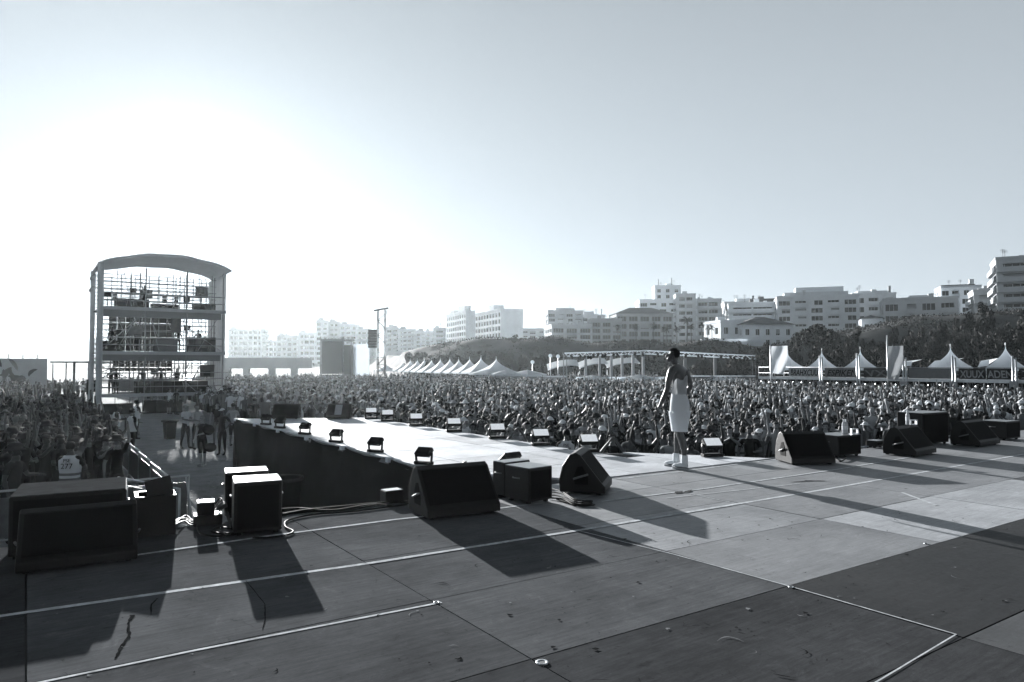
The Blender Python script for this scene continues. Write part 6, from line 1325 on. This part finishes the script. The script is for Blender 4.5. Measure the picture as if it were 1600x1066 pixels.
# posts with heaters
for i, u in enumerate((1287, 1345, 1417, 1494, 1588)):
    s = s_at(u); q = DL(s, -.45, 0); D = q.y; zt = W(u, 556 if i != 1 else 552, D).z; tt = thing('lighting_post', q, angD, ordn(i)+' tall double post from the left in front of the raised deck', 'post', 'double posts before the raised deck')
    for k in (-.09, .09): mb = MB(); mb.tube([(k, 0, 0), (k, 0, zt-(.0 if k < 0 else .12))], .06, 6); mb.build('pole', M['alu'], tt)
    if i != 1:
        mb = MB(); z0_, z1_ = W(u, 611, D).z, W(u, 596, D).z; mb.box(-.24, .24, -.25, -.07, z0_, z1_); bevel(mb.build('pale_box', M['fabric'], tt), .03, 2)
# flags
for (u0, u1, v0, v1, off, lb, leanv) in ((1211, 1237, 541, 583, -.7, 'pale feather flag with faint print at the left of the deck', .5), (1394, 1418, 541, 592, -.8, 'large grey hanging flag on a tall pole in front of the deck', .0)):
    s0, s1 = s_at(u0), s_at(u1); q = DL(s0, off, 0); D = q.y; zt, zb_ = W(u0, v0, D).z, W(u0, v1, D).z; tt = thing('flag', q, angD, lb, 'flag', 'tall flags at the raised deck'); w2 = s1-s0
    mb = MB(); nx_, nz_ = 12, 16; vs_ = []
    for k in range(nz_+1):
        s = k/nz_; rx = w2*(1-(.35 if leanv == 0 else .25)*s**2)
        for i in range(nx_+1): x = i/nx_; vs_.append((.03+x*rx, .10*math.sin(x*7+s*3)*x+.05*math.sin(s*6+x*4), zt-(zt-zb_)*s-(.12*x*s)))
    mb.add(vs_, [(k*(nx_+1)+i, k*(nx_+1)+i+1, (k+1)*(nx_+1)+i+1, (k+1)*(nx_+1)+i) for k in range(nz_) for i in range(nx_)], 0, True)
    f_ = mb.build('flag_cloth', mat('flag_cloth_print', .7, .8, .35, 1.6, translu=.5) if leanv else M['fabric'], tt, fix=False)
    pt_ = W(u0, 524 if leanv == 0 else 540, D).z; mb = MB(); mb.tube([(0, 0, 0), (0, 0, pt_)], .05, 6); mb.build('pole', M['alu'], tt)
tt = thing('string_lights', DL(0, -.3, 0), angD, 'string of small lit bulbs under the edge of the raised deck', 'string lights')
mb = MB(); pts = []
for k in range(90): s = k/89*LD; pts.append((s, 0, zE-.12-.08*abs(math.sin(s*.9))))
mb.tube(pts, .008, 4); mb.build('wire', M['rubber'], tt)
for k in range(28):
    s = (k+.5)/28*LD; mb = MB(); mb.ell((s, 0, zE-.2-.08*abs(math.sin(s*.9))), .024, .024, .03, 8, 6); mb.build('bulb', M['bulb'], tt)
for u in (1240, 1300, 1440, 1520, 1560): pass
# ================================================================== VEGETATION
def leafmesh(name, m_, blobs, n, ls, seed):
    r_ = np.random.RandomState(seed); B = np.array(blobs); vol = B[:, 3]*B[:, 4]*B[:, 5]; pk = r_.choice(len(B), n, p=vol/vol.sum())
    d = r_.normal(size=(n, 3)); d /= np.linalg.norm(d, axis=1)[:, None]; rad_ = r_.uniform(0, 1, n)**.38
    c = B[pk, :3]+d*B[pk, 3:6]*rad_[:, None]
    t1 = r_.normal(size=(n, 3)); t1 /= np.linalg.norm(t1, axis=1)[:, None]; t2 = np.cross(t1, r_.normal(size=(n, 3))); t2 /= np.linalg.norm(t2, axis=1)[:, None]
    s = ls*r_.uniform(.6, 1.4, n)[:, None]
    V = np.stack([c-t1*s, c+t2*s*.55, c+t1*s, c-t2*s*.55], 1).reshape(-1, 3)
    me = bpy.data.meshes.new(name); me.vertices.add(len(V)); me.vertices.foreach_set('co', V.ravel().astype('f')); me.loops.add(4*n); me.loops.foreach_set('vertex_index', np.arange(4*n).astype('i')); me.polygons.add(n); me.polygons.foreach_set('loop_start', (np.arange(n)*4).astype('i'))
    me.materials.append(m_); me.update(calc_edges=True); return me
def mkblobs(kind, r_):
    if kind == 'umbrella': return [(math.cos(a)*q*4.2, math.sin(a)*q*4.2, 5.2+r_.uniform(-.3, .5)-q*q*1.0, 1.6, 1.6, .95) for a, q in [(r_.uniform(0, 6.28), r_.uniform(0, 1)**.6) for _ in range(22)]]
    if kind == 'round': return [(r_.gauss(0, 1.3), r_.gauss(0, 1.3), 3.4+r_.gauss(0, .95), r_.uniform(.8, 1.4), r_.uniform(.8, 1.4), r_.uniform(.6, 1.1)) for _ in range(14)]
    if kind == 'tall': return [(r_.gauss(0, .9), r_.gauss(0, .9), 2.5+i*.42, 1.1-.04*i, 1.1-.04*i, .7) for i in range(14)]
    return [(r_.gauss(0, .9), r_.gauss(0, .7), .7+r_.uniform(-.2, .5), r_.uniform(.5, .9), r_.uniform(.5, .9), r_.uniform(.4, .7)) for _ in range(8)]
CR = {}
for kd, n_, ls in (('umbrella', 9000, .22), ('round', 5200, .2), ('tall', 5200, .2), ('bush', 1500, .16)):
    for vv in range(3):
        r_ = random.Random(vv*7+len(kd)); bl = mkblobs(kd, r_); mb = MB()
        if kd != 'bush':
            mb.tube([(0, 0, -1), (.08, .05, 1.4), (0, .1, 3.0)], [.28, .2, .13], 8)
            for b in bl[:7]: mb.tube([(0, .08, 1.8+.3*r_.random()), (b[0]*.5, b[1]*.5, (b[2]+2.2)/2), (b[0], b[1], b[2])], [.11, .08, .03], 5)
        else: mb.tube([(0, 0, -.3), (0, 0, .5)], .05, 5); mb.tube([(0, 0, .1), (.4, .1, .8)], .03, 5)
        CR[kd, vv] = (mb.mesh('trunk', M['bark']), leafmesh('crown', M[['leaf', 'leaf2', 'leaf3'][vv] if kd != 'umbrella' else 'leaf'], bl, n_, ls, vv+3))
def tree(kind, u, v, D, sc, label, vv=0, name=None, group='trees on the slope', sq=1.0):
    p = W(u, v, D); z = gz(p.x, p.y); base = z
    t = thing(name or {'umbrella': 'umbrella_pine', 'round': 'tree', 'tall': 'tall_tree', 'bush': 'bush'}[kind], (p.x, p.y, base), random.uniform(0, 6), label, 'tree' if kind != 'bush' else 'bush', group if kind != 'bush' else 'bushes on the slope')
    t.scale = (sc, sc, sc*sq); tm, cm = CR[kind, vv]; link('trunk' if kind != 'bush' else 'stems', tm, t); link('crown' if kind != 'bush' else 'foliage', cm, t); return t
def tree_to(kind, u, vtop, D, label, wpx, vv=0, **k):
    """scale width from pixel width, height so that the crown top meets vtop"""
    nat = {'umbrella': (11.5, 6.7), 'round': (6.2, 6.1), 'tall': (4.4, 8.9), 'bush': (3.4, 1.9)}[kind]
    p = W(u, vtop, D); z = gz(p.x, p.y); sc = (wpx/F*D)/nat[0]; h = max(.8, p.z-z); tree(kind, u, 560, D, sc, label, vv, sq=max(.35, min(2.6, h/nat[1]/sc)), **k)
tree_to('umbrella', 1269, 503, 118, 'broad dark umbrella pine left of centre of the right slope', 86, 0)
TL = [(1160, 540, 108, 34, 'round'), (1200, 538, 100, 40, 'round'), (1140, 556, 98, 40, 'bush'), (1100, 556, 100, 34, 'bush'), (1232, 535, 92, 44, 'round'), (1300, 520, 96, 42, 'round'), (1322, 528, 90, 40, 'round'), (1338, 506, 112, 24, 'tall'), (1362, 517, 108, 32, 'round'), (1385, 526, 98, 40, 'round'), (1404, 514, 104, 36, 'round'), (1425, 520, 96, 40, 'round'), (1445, 514, 104, 42, 'round'), (1462, 524, 92, 44, 'round'),
      (1482, 512, 100, 44, 'round'), (1500, 498, 108, 40, 'round'), (1522, 492, 104, 46, 'round'), (1538, 468, 112, 34, 'tall'), (1552, 486, 98, 46, 'round'), (1575, 482, 102, 44, 'round'), (1598, 492, 92, 48, 'round'), (1620, 484, 98, 50, 'round'), (1350, 540, 84, 44, 'round'), (1398, 543, 82, 46, 'round'), (1440, 540, 82, 46, 'round'), (1500, 532, 82, 50, 'round'), (1545, 524, 82, 52, 'round'), (1592, 522, 78, 52, 'round'), (1270, 545, 84, 44, 'round'), (1312, 548, 82, 44, 'round'), (1225, 552, 84, 36, 'round'),
      (1470, 508, 116, 30, 'round'), (1600, 500, 84, 50, 'tall'), (1568, 505, 84, 44, 'round'), (1415, 530, 90, 44, 'round'), (1340, 548, 78, 42, 'bush'), (1455, 550, 76, 46, 'bush'), (1375, 552, 76, 40, 'bush'), (1515, 550, 74, 46, 'bush')]
seen = {}
for i, (u, v, D, wp, kd) in enumerate(sorted(TL)):
    ref = 'behind the deck' if D < 88 else 'on the upper slope' if D > 99 else 'on the middle slope'
    kk = (kd, ref); seen[kk] = seen.get(kk, 0)+1
    tree_to(kd, u, v, D, '%s dark %s from the left %s, right side' % (ordn(seen[kk]-1), {'round': 'round tree', 'tall': 'tall tree', 'bush': 'bush'}[kd], ref), wp, random.choice([0, 0, 1]))
for i, (u, v, D, wp) in enumerate([(640, 548, 150, 20), (655, 547, 148, 22), (690, 552, 140, 26), (712, 550, 135, 24), (735, 546, 145, 24), (758, 545, 150, 22), (775, 548, 140, 26), (791, 548, 136, 20), (820, 551, 130, 26), (846, 552, 128, 22), (700, 558, 125, 26), (745, 557, 120, 24), (790, 560, 115, 26), (815, 564, 108, 24), (845, 562, 108, 24), (1000, 549, 130, 20), (1020, 550, 130, 20), (668, 557, 128, 24), (1050, 548, 130, 20), (1040, 566, 100, 26), (1090, 560, 100, 28), (1060, 572, 94, 24), (1110, 566, 96, 26), (1150, 566, 92, 30), (935, 560, 116, 26), (905, 560, 118, 24), (970, 560, 114, 24)]):
    tree_to('bush', u, v, D, '%s low bush from the left on the middle slope' % ordn(sum(1 for q in [640, 655, 690, 712, 735, 758, 775, 791, 820, 846, 700, 745, 790, 815, 845, 1000, 1020, 668, 1050, 1040, 1090, 1060, 1110, 1150, 935, 905, 970] if q < u)), wp, random.choice([0, 1, 2]))
tree_to('tall', 804, 522, 148, 'narrow dark conifer beside the end of the hotel', 12, 0, name='conifer')
tree_to('round', 1022, 536, 150, 'dark round tree among the palms, left', 24, 0); tree_to('round', 1120, 538, 128, 'dark shrubby tree beneath the villa terrace', 26, 1); tree_to('round', 1002, 541, 148, 'small dark tree under the buff tiled block', 20, 0)
# scrub cover on the slope
n = 16000; U = RNG.uniform(560, 1640, n); Dd = RNG.uniform(70, 165, n); X = (U-800)/F*Dd; Z = ground_z(X, Dd); ok = (Z > .7) & (np.sin(X*.33)+np.sin(Dd*.41+X*.2)+RNG.normal(0, .6, n) > -.15); X, Y, Z = X[ok], Dd[ok], Z[ok]
n = len(X); V = []; 
c = np.stack([X, Y, Z+.15], 1); k_ = 7
c = np.repeat(c, k_, 0)+RNG.normal(0, 1, (n*k_, 3))*np.array([.35, .35, .16]); t1 = RNG.normal(size=c.shape); t1 /= np.linalg.norm(t1, axis=1)[:, None]; t2 = np.cross(t1, RNG.normal(size=c.shape)); t2 /= np.linalg.norm(t2, axis=1)[:, None]
s = RNG.uniform(.1, .28, (len(c), 1)); V = np.stack([c-t1*s, c+t2*s*.6, c+t1*s, c-t2*s*.6], 1).reshape(-1, 3); n = len(c)
me = bpy.data.meshes.new('scrub'); me.vertices.add(len(V)); me.vertices.foreach_set('co', V.ravel().astype('f')); me.loops.add(4*n); me.loops.foreach_set('vertex_index', np.arange(4*n).astype('i')); me.polygons.add(n); me.polygons.foreach_set('loop_start', (np.arange(n)*4).astype('i')); me.materials.append(M['leaf2']); me.materials.append(M['leaf3']); me.polygons.foreach_set('material_index', RNG.randint(0, 2, n).astype('i')); me.update(calc_edges=True)
tag(link('scrub', me), 'low scrub covering the slopes behind the beach', 'scrub', None, 'stuff')
# palms
def palm_meshes(seed):
    r_ = random.Random(seed); tr = MB(); tr.tube([(0, 0, -1), (.1, 0, 2), (.15, .05, 4.5), (.1, .05, 6.6)], [.24, .18, .15, .17], 8); cr = MB()
    for k in range(34):
        az = r_.uniform(0, 2*PI); el_ = r_.uniform(-.5, 1.35); L_ = r_.uniform(1.5, 2.1); pts = []; p = Vector((.1, .05, 6.6)); d = Vector((math.cos(az)*math.cos(el_), math.sin(az)*math.cos(el_), math.sin(el_)))
        for i in range(8): pts.append(p.copy()); p = p+d*L_/7; d = (d+Vector((0, 0, -.22))).normalized()
        for i in range(7):
            dd = (pts[i+1]-pts[i]).normalized(); sd = dd.cross(Vector((0, 0, 1))); sd = sd.normalized() if sd.length > .1 else Vector((1, 0, 0)); wd = .42*math.sin(PI*(i+1.0)/8.5)
            for s_ in (-1, 1):
                for q in (0, .33, .66):
                    b = pts[i].lerp(pts[i+1], q); e = b+sd*s_*wd+dd*.22+Vector((0, 0, -.14)); cr.add([b, b+dd*.07, e], [(0, 1, 2)])
    return tr.mesh('trunk', M['bark']), cr.mesh('fronds', M['leaf2'])
PMs = [palm_meshes(k) for k in range(3)]
for i, (u, v, D) in enumerate([(965, 514, 150), (994, 518, 146), (1021, 503, 150), (1042, 512, 140), (1057, 507, 138), (1073, 493, 150), (1080, 508, 142), (1097, 503, 144), (1106, 506, 150), (1036, 516, 152), (1112, 512, 140)]):
    p = W(u, v, D); g0 = gz(p.x, p.y); sc = max(.5, (p.z-g0)/8.2); t = thing('palm_tree', (p.x, p.y, g0), i*1.3, ('%s palm tree from the left in front of the terrace flats' % ordn(sorted([965, 994, 1021, 1042, 1057, 1073, 1080, 1097, 1106, 1036, 1112]).index(u))), 'palm tree', 'palm trees on the slope'); t.scale = (sc*.95, sc*.95, sc)
    link('trunk', PMs[i % 3][0], t); link('fronds', PMs[i % 3][1], t)
# ================================================================== AIR
mb = MB(); mb.box(-1190, 1190, -1190, 1190, -1.0, 48)
hz = mb.build('haze', bpy.data.materials.new('haze_air')); tag(hz, 'thin bright sea haze over the beach', 'haze', None, 'stuff')
hm = hz.data.materials[0]; hm.use_nodes = True; ht = hm.node_tree; ht.nodes.clear(); ho = ht.nodes.new('ShaderNodeOutputMaterial'); hv = ht.nodes.new('ShaderNodeVolumePrincipled')
hv.inputs['Color'].default_value = (.88, .97, 1.0, 1); hv.inputs['Density'].default_value = .0002; hv.inputs['Anisotropy'].default_value = .6; ht.links.new(hv.outputs[0], ho.inputs['Volume'])
